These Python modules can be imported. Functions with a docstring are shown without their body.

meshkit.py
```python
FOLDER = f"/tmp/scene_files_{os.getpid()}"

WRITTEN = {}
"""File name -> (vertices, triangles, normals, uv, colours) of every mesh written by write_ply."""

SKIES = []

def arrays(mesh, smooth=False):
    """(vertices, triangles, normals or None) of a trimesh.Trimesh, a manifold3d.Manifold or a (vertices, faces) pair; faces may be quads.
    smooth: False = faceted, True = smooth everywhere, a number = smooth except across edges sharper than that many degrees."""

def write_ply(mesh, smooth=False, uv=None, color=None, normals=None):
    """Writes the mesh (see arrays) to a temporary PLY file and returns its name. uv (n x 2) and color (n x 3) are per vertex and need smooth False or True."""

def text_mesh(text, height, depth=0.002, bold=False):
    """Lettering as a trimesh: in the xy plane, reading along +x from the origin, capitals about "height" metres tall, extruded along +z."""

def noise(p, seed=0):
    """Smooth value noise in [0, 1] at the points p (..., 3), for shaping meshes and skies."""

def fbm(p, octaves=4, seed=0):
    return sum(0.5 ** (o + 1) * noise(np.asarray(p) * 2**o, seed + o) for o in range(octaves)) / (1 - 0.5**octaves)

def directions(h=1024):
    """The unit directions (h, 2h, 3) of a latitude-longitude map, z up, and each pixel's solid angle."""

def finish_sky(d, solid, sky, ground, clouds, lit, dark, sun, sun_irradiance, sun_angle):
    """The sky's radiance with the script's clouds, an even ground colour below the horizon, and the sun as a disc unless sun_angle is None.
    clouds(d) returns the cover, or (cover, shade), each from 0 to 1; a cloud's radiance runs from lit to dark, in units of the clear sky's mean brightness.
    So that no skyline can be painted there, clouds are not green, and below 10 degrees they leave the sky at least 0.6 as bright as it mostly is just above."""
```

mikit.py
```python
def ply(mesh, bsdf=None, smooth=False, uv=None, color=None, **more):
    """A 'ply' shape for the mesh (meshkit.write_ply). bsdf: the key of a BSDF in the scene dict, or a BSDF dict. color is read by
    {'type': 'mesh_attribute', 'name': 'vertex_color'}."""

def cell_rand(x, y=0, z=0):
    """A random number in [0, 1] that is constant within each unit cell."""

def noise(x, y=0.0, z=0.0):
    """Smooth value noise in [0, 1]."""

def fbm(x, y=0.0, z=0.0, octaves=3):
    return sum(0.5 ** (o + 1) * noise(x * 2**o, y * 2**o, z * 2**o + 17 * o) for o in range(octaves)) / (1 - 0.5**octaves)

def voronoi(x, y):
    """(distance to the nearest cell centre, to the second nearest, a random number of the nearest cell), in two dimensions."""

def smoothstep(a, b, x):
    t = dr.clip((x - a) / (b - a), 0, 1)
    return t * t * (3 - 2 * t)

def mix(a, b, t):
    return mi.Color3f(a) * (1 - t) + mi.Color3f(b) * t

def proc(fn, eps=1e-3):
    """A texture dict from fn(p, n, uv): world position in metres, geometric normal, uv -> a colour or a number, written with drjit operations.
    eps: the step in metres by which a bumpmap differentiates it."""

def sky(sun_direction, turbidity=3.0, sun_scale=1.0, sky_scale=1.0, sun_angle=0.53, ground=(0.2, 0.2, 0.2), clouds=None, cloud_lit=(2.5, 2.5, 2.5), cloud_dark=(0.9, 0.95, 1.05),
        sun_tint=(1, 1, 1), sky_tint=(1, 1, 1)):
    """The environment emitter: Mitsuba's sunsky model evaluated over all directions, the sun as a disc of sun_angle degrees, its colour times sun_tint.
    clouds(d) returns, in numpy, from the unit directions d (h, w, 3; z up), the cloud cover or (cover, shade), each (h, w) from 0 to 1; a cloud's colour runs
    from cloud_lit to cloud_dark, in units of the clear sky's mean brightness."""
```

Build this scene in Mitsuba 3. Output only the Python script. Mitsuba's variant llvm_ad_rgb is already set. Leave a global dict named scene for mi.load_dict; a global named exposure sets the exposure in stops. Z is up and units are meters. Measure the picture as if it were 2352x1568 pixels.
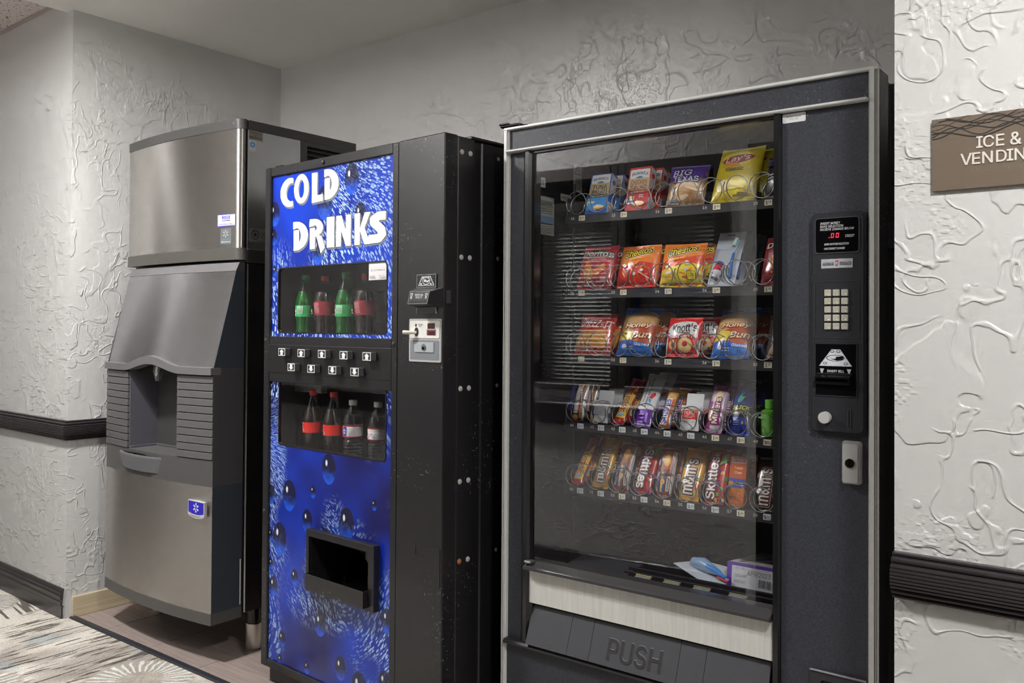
import math, random
import numpy as np, trimesh, drjit as dr, mitsuba as mi, mikit, meshkit
from shapely import affinity, unary_union
from shapely.geometry import Polygon, box as sbox, Point, LineString, MultiPolygon
from mikit import proc, noise, fbm, smoothstep, cell_rand, voronoi
T = mi.ScalarTransform4f
scene, labels = {}, {}

# ------------------------------------------------------------------ camera, lights, exposure
exposure = 0.75
F_PX, YAW, PITCH, ROLL, PPY = 2002.56, 0.66163, 0.013336, -0.0062747, 723.83
EYE = np.array([0.0, 0.0, 1.25])
_f = np.array([-math.sin(YAW) * math.cos(PITCH), math.cos(YAW) * math.cos(PITCH), math.sin(PITCH)])
_r0 = np.array([math.cos(YAW), math.sin(YAW), 0.0])
_d0 = np.cross(_f, _r0)
_dn = -_r0 * math.sin(ROLL) + _d0 * math.cos(ROLL)
scene['camera'] = {'type': 'perspective', 'fov': 2 * math.degrees(math.atan(1176 / F_PX)), 'fov_axis': 'x', 'near_clip': 0.05, 'far_clip': 60.0,
                   'principal_point_offset_y': (784 - PPY) / 1568.0,
                   'to_world': T().look_at(origin=EYE.tolist(), target=(EYE + _f).tolist(), up=(-_dn).tolist())}
# recessed corridor lamps: (x, y, ceiling height, radius, radiance)
LAMPS = [(0.30, 0.62, 2.597, 0.10, 320.0), (-2.85, 0.85, 2.597, 0.10, 440.0), (-5.60, 0.90, 2.650, 0.10, 30.0), (2.50, 0.60, 2.597, 0.10, 60.0)]
LAMP_TINT = (1.0, 0.985, 0.965)

# ------------------------------------------------------------------ helpers
def mix(a, b, t):
    a, b = (x if isinstance(x, mi.Color3f) else mi.Color3f(*[float(v) for v in x]) for x in (a, b))
    return a * (1 - t) + b * t

def srgb(*c):
    if len(c) == 1:
        c = c[0]
    if isinstance(c, str):
        c = tuple(int(c.lstrip('#')[i:i + 2], 16) for i in (0, 2, 4))
    x = np.asarray(c, float) / 255
    return np.where(x < 0.04045, x / 12.92, ((x + 0.055) / 1.055) ** 2.4)

def frame(yaw, o):
    m = np.eye(4)
    c, s = math.cos(yaw), math.sin(yaw)
    m[:3, 0], m[:3, 1], m[:3, 3] = (c, s, 0), (-s, c, 0), o
    return m

ID = np.eye(4)
_used = {}
def uniq(name):
    n = _used.get(name, 0)
    _used[name] = n + 1
    return name if n == 0 else f'{name}_{n:03d}'

def thing(name, label, category, group=None, kind=None):
    k = uniq(name)
    labels[k] = {'label': label, 'category': category}
    if group: labels[k]['group'] = group
    if kind: labels[k]['kind'] = kind
    return k

def struct(name, label=None):
    k = uniq(name)
    labels[k] = {'kind': 'structure'}
    if label: labels[k]['label'] = label
    return k

def pc(mesh, color=(0.5, 0.5, 0.5), smooth=False):
    """a piece: vertices, faces, normals, colours"""
    if isinstance(mesh, tuple) and len(mesh) == 3:
        v, f, n = mesh
    else:
        v, f, n = meshkit.arrays(mesh, smooth)
        if n is None:
            v = v[f].reshape(-1, 3)
            f = np.arange(len(v)).reshape(-1, 3)
            fn = np.cross(v[1::3] - v[0::3], v[2::3] - v[0::3])
            l = np.linalg.norm(fn, axis=1, keepdims=True)
            n = np.repeat(np.where(l > 0, fn / np.maximum(l, 1e-300), [0, 0, 1.0]), 3, axis=0)
    return np.asarray(v, float), np.asarray(f, int), np.asarray(n, float), np.tile(np.asarray(color, float), (len(v), 1))

def add(key, pieces, mat, M=ID, part=False, uv=None):
    """one shape entry of the scene from pieces; part: number the key if it is taken"""
    if part: key = uniq(key)
    if isinstance(pieces, tuple): pieces = [pieces]
    at, V, Fc, N, Cc = 0, [], [], [], []
    for v, f, n, c in pieces:
        V.append(v @ M[:3, :3].T + M[:3, 3]); N.append(n @ M[:3, :3].T); Fc.append(f + at); Cc.append(c); at += len(v)
    V, Fc, N, Cc = np.vstack(V), np.vstack(Fc), np.vstack(N), np.vstack(Cc)
    path = meshkit.write_ply((V, Fc), False, None if uv is None else uv(np.vstack([p[0] for p in pieces])), Cc, normals=N)
    scene[key] = {'type': 'ply', 'filename': path, 'face_normals': False, 'bsdf': {'type': 'ref', 'id': mat}}
    return key

def copy_of(key, src, offset):
    for k in [k for k in scene if k == src or k.startswith(src + '__')]:
        scene[key + k[len(src):]] = {**scene[k], 'to_world': T().translate(list(map(float, offset)))}

_BF = None
def cbox(x0, x1, y0, y1, z0, z1, c=0.0):
    """box with chamfered edges"""
    if c <= 0:
        m = trimesh.creation.box(extents=(x1 - x0, y1 - y0, z1 - z0))
        m.apply_translation(((x0 + x1) / 2, (y0 + y1) / 2, (z0 + z1) / 2))
        return m
    c = min(c, (x1 - x0) * .45, (y1 - y0) * .45, (z1 - z0) * .45)
    global _BF
    P, Q = [], []
    for i in (0, 1):
        for j in (0, 1):
            for k in (0, 1):
                b = np.array([(x0, x1)[i], (y0, y1)[j], (z0, z1)[k]])
                s = np.array([1 - 2 * i, 1 - 2 * j, 1 - 2 * k]) * c
                for a in range(3):
                    q = b + s; q[a] = b[a]; P.append(q)
                    q2 = np.array([i, j, k], float) + (1 - 2 * np.array([i, j, k])) * .2; q2[a] = (i, j, k)[a]; Q.append(q2)
    if _BF is None:
        h = trimesh.convex.convex_hull(np.array(Q))
        idx = [int(np.argmin(np.linalg.norm(np.array(Q) - v, axis=1))) for v in h.vertices]
        _BF = np.array(idx)[h.faces]
    return trimesh.Trimesh(np.array(P), _BF, process=False)

def tube(points, r, sides=8, cap=True):
    p = np.asarray(points, float)
    t = np.gradient(p, axis=0); t /= np.linalg.norm(t, axis=1, keepdims=True) + 1e-12
    ref = np.array([0, 0, 1.0]) if abs(t[0, 2]) < .9 else np.array([1.0, 0, 0])
    a = np.cross(t[0], ref); a /= np.linalg.norm(a)
    A = []
    for ti in t:
        a = a - ti * (a @ ti); a /= np.linalg.norm(a) + 1e-12; A.append(a)
    A = np.array(A); B = np.cross(t, A)
    g = np.arange(sides) * 2 * np.pi / sides
    rr = np.broadcast_to(np.asarray(r, float), (len(p),))[:, None, None]
    d = np.cos(g)[None, :, None] * A[:, None] + np.sin(g)[None, :, None] * B[:, None]
    v = (p[:, None] + rr * d).reshape(-1, 3)
    i, j = np.meshgrid(np.arange(len(p) - 1), np.arange(sides), indexing='ij')
    q = np.stack([i * sides + j, i * sides + (j + 1) % sides, (i + 1) * sides + (j + 1) % sides, (i + 1) * sides + j], -1).reshape(-1, 4)
    f = np.vstack([q[:, [0, 1, 2]], q[:, [0, 2, 3]]])
    n = d.reshape(-1, 3)
    if cap:
        k = len(v)
        v = np.vstack([v, p[0], p[-1]]); n = np.vstack([n, -t[0], t[-1]])
        e = (len(p) - 1) * sides
        f = np.vstack([f, [[k, (s + 1) % sides, s] for s in range(sides)], [[k + 1, e + s, e + (s + 1) % sides] for s in range(sides)]])
    return v, f, n

def lathe(profile, seg=32, center=(0, 0, 0)):
    """profile: (r, z) rows, around z; smooth normals computed per profile edge angle"""
    p = np.asarray(profile, float)
    m = trimesh.creation.revolve(p, sections=seg)
    m.apply_translation(center)
    return m

def disc(cx, cz, r, y0, y1, seg=24):
    """cylinder along y"""
    m = trimesh.creation.cylinder(radius=r, height=abs(y1 - y0), sections=seg)
    m.apply_transform(trimesh.transformations.rotation_matrix(math.pi / 2, [1, 0, 0]))
    m.apply_translation((cx, (y0 + y1) / 2, cz))
    return m

def dome(cx, cz, y, r, h, seg=16):
    """rivet / bolt head facing -y"""
    a = np.linspace(0, math.pi / 2, 6)
    m = trimesh.creation.revolve(np.c_[r * np.sin(a), h * np.cos(a)][::-1], sections=seg)
    m.apply_transform(trimesh.transformations.rotation_matrix(math.pi / 2, [1, 0, 0]))
    m.apply_translation((cx, y, cz))
    return m

def polys(g):
    if g.is_empty: return []
    if isinstance(g, Polygon): return [g]
    return [p for q in g.geoms for p in polys(q)] if hasattr(g, 'geoms') else []

def prism_y(g, y0, y1):
    """shapely polygon in (x, z) extruded from y0 (front) to y1"""
    out = []
    for p in polys(g):
        m = trimesh.creation.extrude_polygon(p, abs(y1 - y0), engine='earcut')
        v = np.array(m.vertices)
        v = np.c_[v[:, 0], max(y0, y1) - v[:, 2], v[:, 1]]
        out.append(trimesh.Trimesh(v, m.faces, process=False))
    return trimesh.util.concatenate(out)

def prism_z(pts, z0, z1):
    m = trimesh.creation.extrude_polygon(pts if isinstance(pts, Polygon) else Polygon(pts), z1 - z0, engine='earcut')
    m.apply_translation((0, 0, z0))
    return m

def prism_x(pts, x0, x1):
    """polygon in (y, z) swept along x"""
    m = trimesh.creation.extrude_polygon(pts if isinstance(pts, Polygon) else Polygon(pts), x1 - x0, engine='earcut')
    v = np.array(m.vertices)
    return trimesh.Trimesh(np.c_[v[:, 2] + x0, v[:, 0], v[:, 1]], m.faces, process=False)

def rrect(x0, z0, x1, z1, r, n=5):
    r = min(r, (x1 - x0) / 2.01, (z1 - z0) / 2.01)
    return sbox(x0 + r, z0 + r, x1 - r, z1 - r).buffer(r, quad_segs=n)

_tc = {}
def tpoly(s, bold=False):
    """lettering as a flat shape, capitals 1 unit tall"""
    if (s, bold) not in _tc:
        m = meshkit.text_mesh(s, 1.0, 0.05, bold)
        v, f = np.asarray(m.vertices), np.asarray(m.faces)
        top = f[(v[f][:, :, 2] > .04).all(1)]
        _tc[s, bold] = unary_union([Polygon(v[t][:, :2]) for t in top]).buffer(0.004).buffer(-0.004).simplify(0.004)
    return _tc[s, bold]

def place(g, cx, cz, width=None, height=None, rot=0, shear=0, thick=0, arc=0):
    """scaled and centred on (cx, cz); thick in units of the letter height"""
    if thick: g = g.buffer(thick, quad_segs=3)
    if shear: g = affinity.skew(g, xs=shear, origin=(0, 0))
    x0, y0, x1, y1 = g.bounds
    sx = width / (x1 - x0) if width else None
    sy = height / (y1 - y0) if height else None
    sx, sy = sx or sy, sy or sx
    g = affinity.translate(g, -(x0 + x1) / 2, -(y0 + y1) / 2)
    g = affinity.scale(g, sx, sy, origin=(0, 0))
    if arc:
        w = sx * (x1 - x0) / 2
        g = unary_union([affinity.translate(p, 0, arc * (1 - ((p.bounds[0] + p.bounds[2]) / 2 / w) ** 2)) for p in polys(g)])
    if rot: g = affinity.rotate(g, rot, origin=(0, 0))
    return affinity.translate(g, cx, cz)

class Art:
    """flat print in layers on a w x h panel, origin bottom centre; mapped onto any surface afterwards"""
    def __init__(s, w, h, clip=None):
        s.w, s.h, s.layers = w, h, []
        s.clip = clip or sbox(-w / 2, 0, w / 2, h)
    def add(s, g, color):
        g = g.intersection(s.clip)
        if not g.is_empty: s.layers.append((g, srgb(color)))
        return s
    def rect(s, x0, y0, x1, y1, color, r=0):
        a = (x0 * s.w, y0 * s.h, x1 * s.w, y1 * s.h)
        return s.add(rrect(*a, r) if r else sbox(*a), color)
    def blob(s, cx, cy, rx, ry, color, rot=0):
        g = affinity.rotate(affinity.scale(Point(0, 0).buffer(1, quad_segs=8), rx * s.w, ry * s.w), rot)
        return s.add(affinity.translate(g, cx * s.w, cy * s.h), color)
    def poly(s, pts, color):
        return s.add(Polygon([(x * s.w, y * s.h) for x, y in pts]).buffer(0), color)
    def text(s, t, cx, cy, width=None, height=None, color='#fff', bold=True, rot=0, shear=0, thick=0, outline=(), arc=0):
        g = place(tpoly(t, bold), cx * s.w, cy * s.h, width and width * s.w, height and height * s.w, rot, shear, thick, arc * s.w)
        for t_, c_ in outline: s.add(g.buffer(t_ * s.w, quad_segs=3), c_)
        return s.add(g, color)
    def lines(s, x0, y0, x1, y1, n, color, frac=.45, seed=1):
        """small print: rows of short dashes"""
        rg = np.random.default_rng(seed); hh = (y1 - y0) / n
        for i in range(n):
            x = x0
            while x < x1:
                l = rg.uniform(.03, .12) * (x1 - x0) * 1.5
                s.rect(x, y0 + i * hh, min(x + l, x1), y0 + (i + frac) * hh, color)
                x += l + .02 * (x1 - x0)
        return s
    def pieces(s, fn, step=None, lift=1.2e-4, start=1):
        out = []
        for i, (g, c) in enumerate(s.layers):
            for p in polys(g):
                if p.area < 1e-9: continue
                try: v, f = trimesh.creation.triangulate_polygon(p, engine='earcut')
                except Exception: continue
                if len(f) == 0: continue
                if step:
                    v3, f = trimesh.remesh.subdivide_to_size(np.c_[v, np.zeros(len(v))], f, step, max_iter=12)
                    v = v3[:, :2]
                out.append(wrap(v, f, fn, lift * (i + start), c))
        return out

def wrap(v, f, fn, lift, c):
    e = 4e-4
    P = fn(v[:, 0], v[:, 1], lift)
    n = np.cross(fn(v[:, 0] + e, v[:, 1], lift) - fn(v[:, 0] - e, v[:, 1], lift), fn(v[:, 0], v[:, 1] + e, lift) - fn(v[:, 0], v[:, 1] - e, lift))
    n /= np.linalg.norm(n, axis=1, keepdims=True) + 1e-15
    f = np.asarray(f)
    g = np.cross(P[f[:, 1]] - P[f[:, 0]], P[f[:, 2]] - P[f[:, 0]])
    flip = (g * n[f[:, 0]]).sum(1) < 0
    f = np.where(flip[:, None], f[:, ::-1], f)
    return P, f, n, np.tile(np.asarray(c, float), (len(P), 1))

def flat(y, x0=0.0, z0=0.0):
    """map for Art onto the plane y = const, facing -y; art x=0 at x0, art bottom at z0"""
    return lambda u, v, l: np.c_[u + x0, np.full_like(u, y) - l, v + z0]

# ------------------------------------------------------------------ materials
VC = {'type': 'mesh_attribute', 'name': 'vertex_color'}
def rgb(c): return {'type': 'rgb', 'value': [float(x) for x in c]}
def two(b): return {'type': 'twosided', 'bsdf': b}
def prin(color, rough, metal=0.0, spec=0.5, **k):
    return {'type': 'principled', 'base_color': color, 'roughness': rough, 'metallic': metal, 'specular': spec, **k}

scene['mat_matte'] = two(prin(VC, 0.75, spec=0.25))
scene['mat_satin'] = two(prin(VC, 0.42))
scene['mat_gloss'] = two(prin(VC, 0.18))
scene['mat_foil'] = two(prin(VC, 0.27, spec=0.7, clearcoat=0.6, clearcoat_gloss=0.85))
scene['mat_metal'] = two(prin(VC, 0.28, metal=1.0))
scene['mat_chrome'] = two(prin(VC, 0.12, metal=1.0))
scene['mat_lens'] = {'type': 'diffuse', 'reflectance': rgb((.8, .8, .8))}
scene['mat_glass'] = {'type': 'thindielectric', 'int_ior': 1.8}
scene['mat_window'] = {'type': 'thindielectric', 'int_ior': 1.4}
scene['mat_alu'] = two(prin(VC, 0.38, metal=0.15))
scene['mat_plastic_clear'] = {'type': 'thindielectric', 'int_ior': 1.4}
scene['mat_water'] = {'type': 'dielectric', 'int_ior': 1.33}
scene['mat_green_clear'] = {'type': 'thindielectric', 'int_ior': 1.5, 'specular_transmittance': rgb((0.25, 0.8, 0.35))}

def plaster_h(p, n, uv):
    s, t = p.x + p.y, p.z
    wx = s + 0.030 * noise(s * 14, t * 14, 3.0)
    wz = t + 0.030 * noise(s * 14, t * 14, 9.0)
    a = fbm(wx * 12 + 4, wz * 10, 1.7, octaves=3)
    c = dr.abs(fbm(wx * 15 + 70, wz * 20 + 20, 2.2, octaves=2) - .5)
    d = dr.abs(fbm(wx * 24 + 170, wz * 17 + 50, 6.2, octaves=2) - .5)
    m1 = smoothstep(0.36, 0.50, noise(s * 11 + 11, t * 9 + 3, 2.0))
    m2 = smoothstep(0.42, 0.52, noise(s * 13 + 31, t * 11 + 13, 7.0))
    m3 = smoothstep(0.42, 0.52, noise(s * 12 + 61, t * 15 + 43, 4.0))
    m4 = smoothstep(0.60, 0.70, noise(s * 8 + 91, t * 7 + 23, 5.0))
    h = .0019 * smoothstep(0.535, 0.552, a) * m1 + .0019 * smoothstep(.026, .006, c) * m2 + .0018 * smoothstep(.030, .008, d) * m3
    return h + .0009 * smoothstep(.55, .72, noise(s * 150, t * 150, 2.0)) * m4 + .0004 * fbm(s * 40, t * 40, 1.0, octaves=2)
PLASTER = srgb(198, 197, 195)
scene['mat_plaster'] = two({'type': 'bumpmap', 'tex': proc(plaster_h, eps=1.2e-3), 'scale': 1.0, 'bsdf': prin(rgb(PLASTER), 0.36, spec=0.5)})
def stipple(p, n, uv):
    return 0.0011 * fbm(p.x * 90, p.y * 90, p.z * 90, octaves=2)
scene['mat_ceiling'] = two({'type': 'bumpmap', 'tex': proc(stipple), 'scale': 1.0, 'bsdf': prin(rgb(srgb(222, 220, 214)), 0.8, spec=0.2)})
def tile_c(p, n, uv):
    k = noise(p.x * 130, p.y * 130, 3.0)
    return mix(srgb(205, 194, 190), srgb(120, 108, 104), smoothstep(.76, .86, k))
scene['mat_ceiling_tile'] = two(prin(proc(tile_c), 0.9, spec=0.1))

def carpet_c(p, n, uv):
    x, y = p.x, p.y
    base = mix(srgb(150, 142, 134), srgb(206, 200, 190), smoothstep(.3, .7, fbm(x * 6, y * 3, 1.0, octaves=3)))
    base = mix(base, srgb(150, 160, 164), .55 * smoothstep(.6, .75, fbm(x * 5 + 9, y * 5, 4.0, octaves=2)))
    w = x + 0.012 * noise(x * 20, y * 9, 2.0)
    st = fbm(w * 95, y * 9, 3.0, octaves=3)
    dark = smoothstep(.56, .63, st) * smoothstep(.35, .6, fbm(x * 4 + 3, y * 5 + 8, 6.0, octaves=2))
    # long stripes beside the left skirting
    zone = smoothstep(-3.92, -3.96, x + 0.04 * noise(y * 30, x * 5, 1.0))
    st2 = smoothstep(.5, .56, fbm((y + 0.15 * x) * 70, x * 2.5, 8.0, octaves=2))
    dark = dr.lerp(dark, st2, zone)
    col = mix(base, srgb(62, 54, 50), .85 * dark)
    # dandelion bursts
    burst = mi.Float(0)
    dull = mi.Float(0)
    for cx, cy, R in ((-2.92, 1.63, .20), (-2.45, 1.40, .2), (-3.85, 1.25, .2), (-4.25, 1.62, .16), (-3.3, 1.2, .2)):
        dx, dy = x - cx, y - cy
        r = dr.sqrt(dx * dx + dy * dy) + 1e-5
        an = dr.atan2(dy, dx)
        spk = smoothstep(.05, .75, dr.sin(an * 34 + 3 * noise(r * 30, an * 4, cx)))
        ring = smoothstep(R * .38, R * .45, r) * smoothstep(R * 1.02, R * .9, r + .02 * noise(an * 20, 1.0, cx))
        burst = dr.maximum(burst, spk * ring)
        dull = dr.maximum(dull, smoothstep(R, R * .9, r))
    col = mix(col, mix(srgb(140, 132, 122), srgb(176, 168, 156), fbm(x * 60, y * 60, 1.0, octaves=2)), .85 * dull)
    col = mix(col, srgb(208, 212, 208), .85 * burst)
    return col * (0.72 + 0.5 * noise(x * 420, y * 420, 1.0))
def carpet_h(p, n, uv):
    return 0.004 * noise(p.x * 300, p.y * 300, 2.0) + .004 * fbm(p.x * 95, p.y * 9, 3.0, octaves=2)
scene['mat_carpet'] = two({'type': 'bumpmap', 'tex': proc(carpet_h), 'scale': 1.0, 'bsdf': prin(proc(carpet_c), 0.95, spec=0.05)})
def floor_c(p, n, uv):
    g = fbm(p.x * 7, p.y * 240, 2.0, octaves=3)
    return mix(srgb(128, 115, 110), srgb(152, 139, 133), g)
scene['mat_floor_tile'] = two(prin(proc(floor_c), 0.4, spec=0.4))
def woodbase_c(p, n, uv):
    return mix(srgb(170, 155, 128), srgb(205, 190, 160), fbm(p.y * 9, p.z * 160, p.x * 5, octaves=3))
scene['mat_wood_base'] = two(prin(proc(woodbase_c), 0.5))
def trim_h(p, n, uv):
    return .0006 * fbm(p.x * 30, p.y * 30, p.z * 120, octaves=2)
scene['mat_trim'] = two({'type': 'bumpmap', 'tex': proc(trim_h), 'scale': 1.0, 'bsdf': prin(rgb(srgb(44, 40, 42)), 0.27, spec=0.55)})

def brushed(u_scale, v_scale):
    def fn(p, n, uv):
        return .27 + .1 * fbm((p.x + p.y) * u_scale, p.z * v_scale, 1.0, octaves=3)
    return fn
def aniso(tint, au, av):
    return two({'type': 'roughconductor', 'material': 'none', 'distribution': 'ggx', 'alpha_u': au, 'alpha_v': av, 'specular_reflectance': rgb(tint)})
scene['mat_steel'] = aniso((.64, .615, .59), .05, .36)
scene['mat_steel_fine'] = two({'type': 'principled', 'base_color': rgb((0.55, 0.55, 0.56)), 'metallic': 1.0, 'roughness': 0.33, 'specular': .5})
def alu_c(p, n, uv):
    return mix((.60, .59, .55), (.78, .77, .72), fbm((p.x + p.y) * 260, p.z * 9, 1.0, octaves=3))
scene['mat_brushed_panel'] = two({'type': 'principled', 'base_color': proc(alu_c), 'metallic': 0.25, 'roughness': .46, 'specular': .5})
def vinyl_c(p, n, uv):
    g = noise((p.x + p.y) * 520, p.z * 520, 1.0)
    spot = smoothstep(.92, .95, noise((p.x + p.y) * 190, p.z * 190, 4.0)) * smoothstep(.55, .75, noise((p.x + p.y) * 5, p.z * 5, 9.0))
    return mix(mix(srgb(40, 42, 48), srgb(56, 58, 66), g), srgb(110, 110, 114), .55 * spot)
def vinyl_h(p, n, uv):
    return .0004 * noise((p.x + p.y) * 520, p.z * 520, 1.0)
scene['mat_vinyl'] = two({'type': 'bumpmap', 'tex': proc(vinyl_h, eps=5e-4), 'scale': 1.0, 'bsdf': prin(proc(vinyl_c), 0.5, spec=0.45)})
def black_c(p, n, uv):
    s = p.x + p.y
    spot = smoothstep(.90, .93, noise(s * 190, p.z * 190, 4.0)) * smoothstep(.6, .8, noise(s * 6, p.z * 6, 9.0))
    return mix(srgb(27, 26, 28), srgb(130, 130, 128), .5 * spot)
def black_r(p, n, uv):
    return .26 + .12 * fbm((p.x + p.y) * 6, p.z * 6, 1.0, octaves=3)
scene['mat_black_paint'] = two({'type': 'principled', 'base_color': proc(black_c), 'roughness': proc(black_r), 'specular': .5})
scene['mat_grey_plastic'] = two({'type': 'bumpmap', 'tex': proc(lambda p, n, uv: .0003 * noise((p.x + p.y) * 400, p.z * 400, p.y * 90)), 'scale': 1.0, 'bsdf': prin(VC, 0.45, spec=.45)})

# ------------------------------------------------------------------ the room
WHITE = srgb(215, 213, 210)
XL, XR, YB, ZC = -3.771, -0.436, 2.853, 2.597
YL0, YR = 1.772, 1.720
YAW_L = -0.02593
def yl(x): return YL0 + math.tan(YAW_L) * (x - XL)

add(struct('floor', 'patterned grey and cream corridor carpet'), pc(prism_z([(-7, -3.2), (3.2, -3.2), (3.2, 1.795), (XL, 1.795), (XL, YL0 + .05), (-7, yl(-7) + .05)], -.05, 0)), 'mat_carpet')
k = struct('floor_alcove', 'taupe plank tiles under the machines')
add(k, pc(cbox(XL - .02, XR + .02, 1.80, YB + .02, -.05, -.003), srgb(70, 64, 60)), 'mat_matte')
joints_x = [-3.771] + [-3.52 + .33 * i for i in range(10)] + [XR]
for i in range(len(joints_x) - 1):
    for y0, y1 in ((1.812, 2.095), (2.095, 2.70), (2.70, YB)):
        x0, x1 = joints_x[i], joints_x[i + 1]
        if x1 - x0 > .02:
            add(k + '__tile', pc(cbox(x0 + .0012, x1 - .0012, y0 + .0012, y1 - .0012, -.02, 0, .0008), (.3, .3, .3)), 'mat_floor_tile', part=True)
add(struct('trim_1', 'dark metal edge strip between carpet and tile'), pc(cbox(XL, XR, 1.786, 1.814, -.01, .007, .004), srgb(38, 40, 46)), 'mat_satin')

add(struct('wall_left'), pc(prism_z([(-7, yl(-7)), (XL, YL0), (-3.9, 1.92), (-7, 2.05)], 0, 2.66)), 'mat_plaster')
add(struct('wall_alcove_left'), pc(prism_z([(XL, YL0), (XL, YB), (-3.9, 2.98), (-3.9, 1.92)], 0, 2.66)), 'mat_plaster')
add(struct('wall_back'), pc(prism_z([(XL, YB), (XR, YB), (-.3, 2.98), (-3.9, 2.98)], 0, 2.66)), 'mat_plaster')
add(struct('wall_alcove_right'), pc(prism_z([(XR, YB), (XR, YR), (-.3, 1.85), (-.3, 2.98)], 0, 2.66)), 'mat_plaster')
add(struct('wall_right'), pc(prism_z([(XR, YR), (3.2, YR), (3.2, 1.85), (-.3, 1.85)], 0, 2.66)), 'mat_plaster')
add(struct('wall_end'), pc([cbox(-7.15, -7, -.5, 2.1, 0, 2.66)][0]), 'mat_plaster')
add(struct('wall_end'), pc(cbox(3.2, 3.35, -3.2, 1.85, 0, 2.66)), 'mat_plaster')
add(struct('ceiling', 'white stippled ceiling over the alcove'), pc(cbox(-3.83, 3.2, -3.2, YB + .1, ZC, ZC + .1)), 'mat_ceiling')
k = struct('ceiling_corridor', 'suspended acoustic tile ceiling')
add(k, pc(cbox(-7, -3.83, -.6, 2.1, 2.665, 2.72), srgb(120, 112, 108)), 'mat_matte')
for i in range(6):
    for j in range(5):
        x1, y1 = -3.832 - .61 * i, 1.775 - .61 * j + (.09 if i > 2 else 0)
        if y1 - .61 < -.6: continue
        add(k + '__ceiling_tile', pc(cbox(max(x1 - .606, -6.99), x1 - .004, y1 - .606, y1 - .004, 2.65, 2.664, .003), (.5, .5, .5)), 'mat_ceiling_tile', part=True)
add(k + '__wall_angle', pc(prism_z([(-7, yl(-7) - .022), (-3.83, yl(-3.83) - .022), (-3.83, yl(-3.83) + .003), (-7, yl(-7) + .003)], 2.645, 2.6495), srgb(160, 148, 144)), 'mat_satin')

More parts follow.
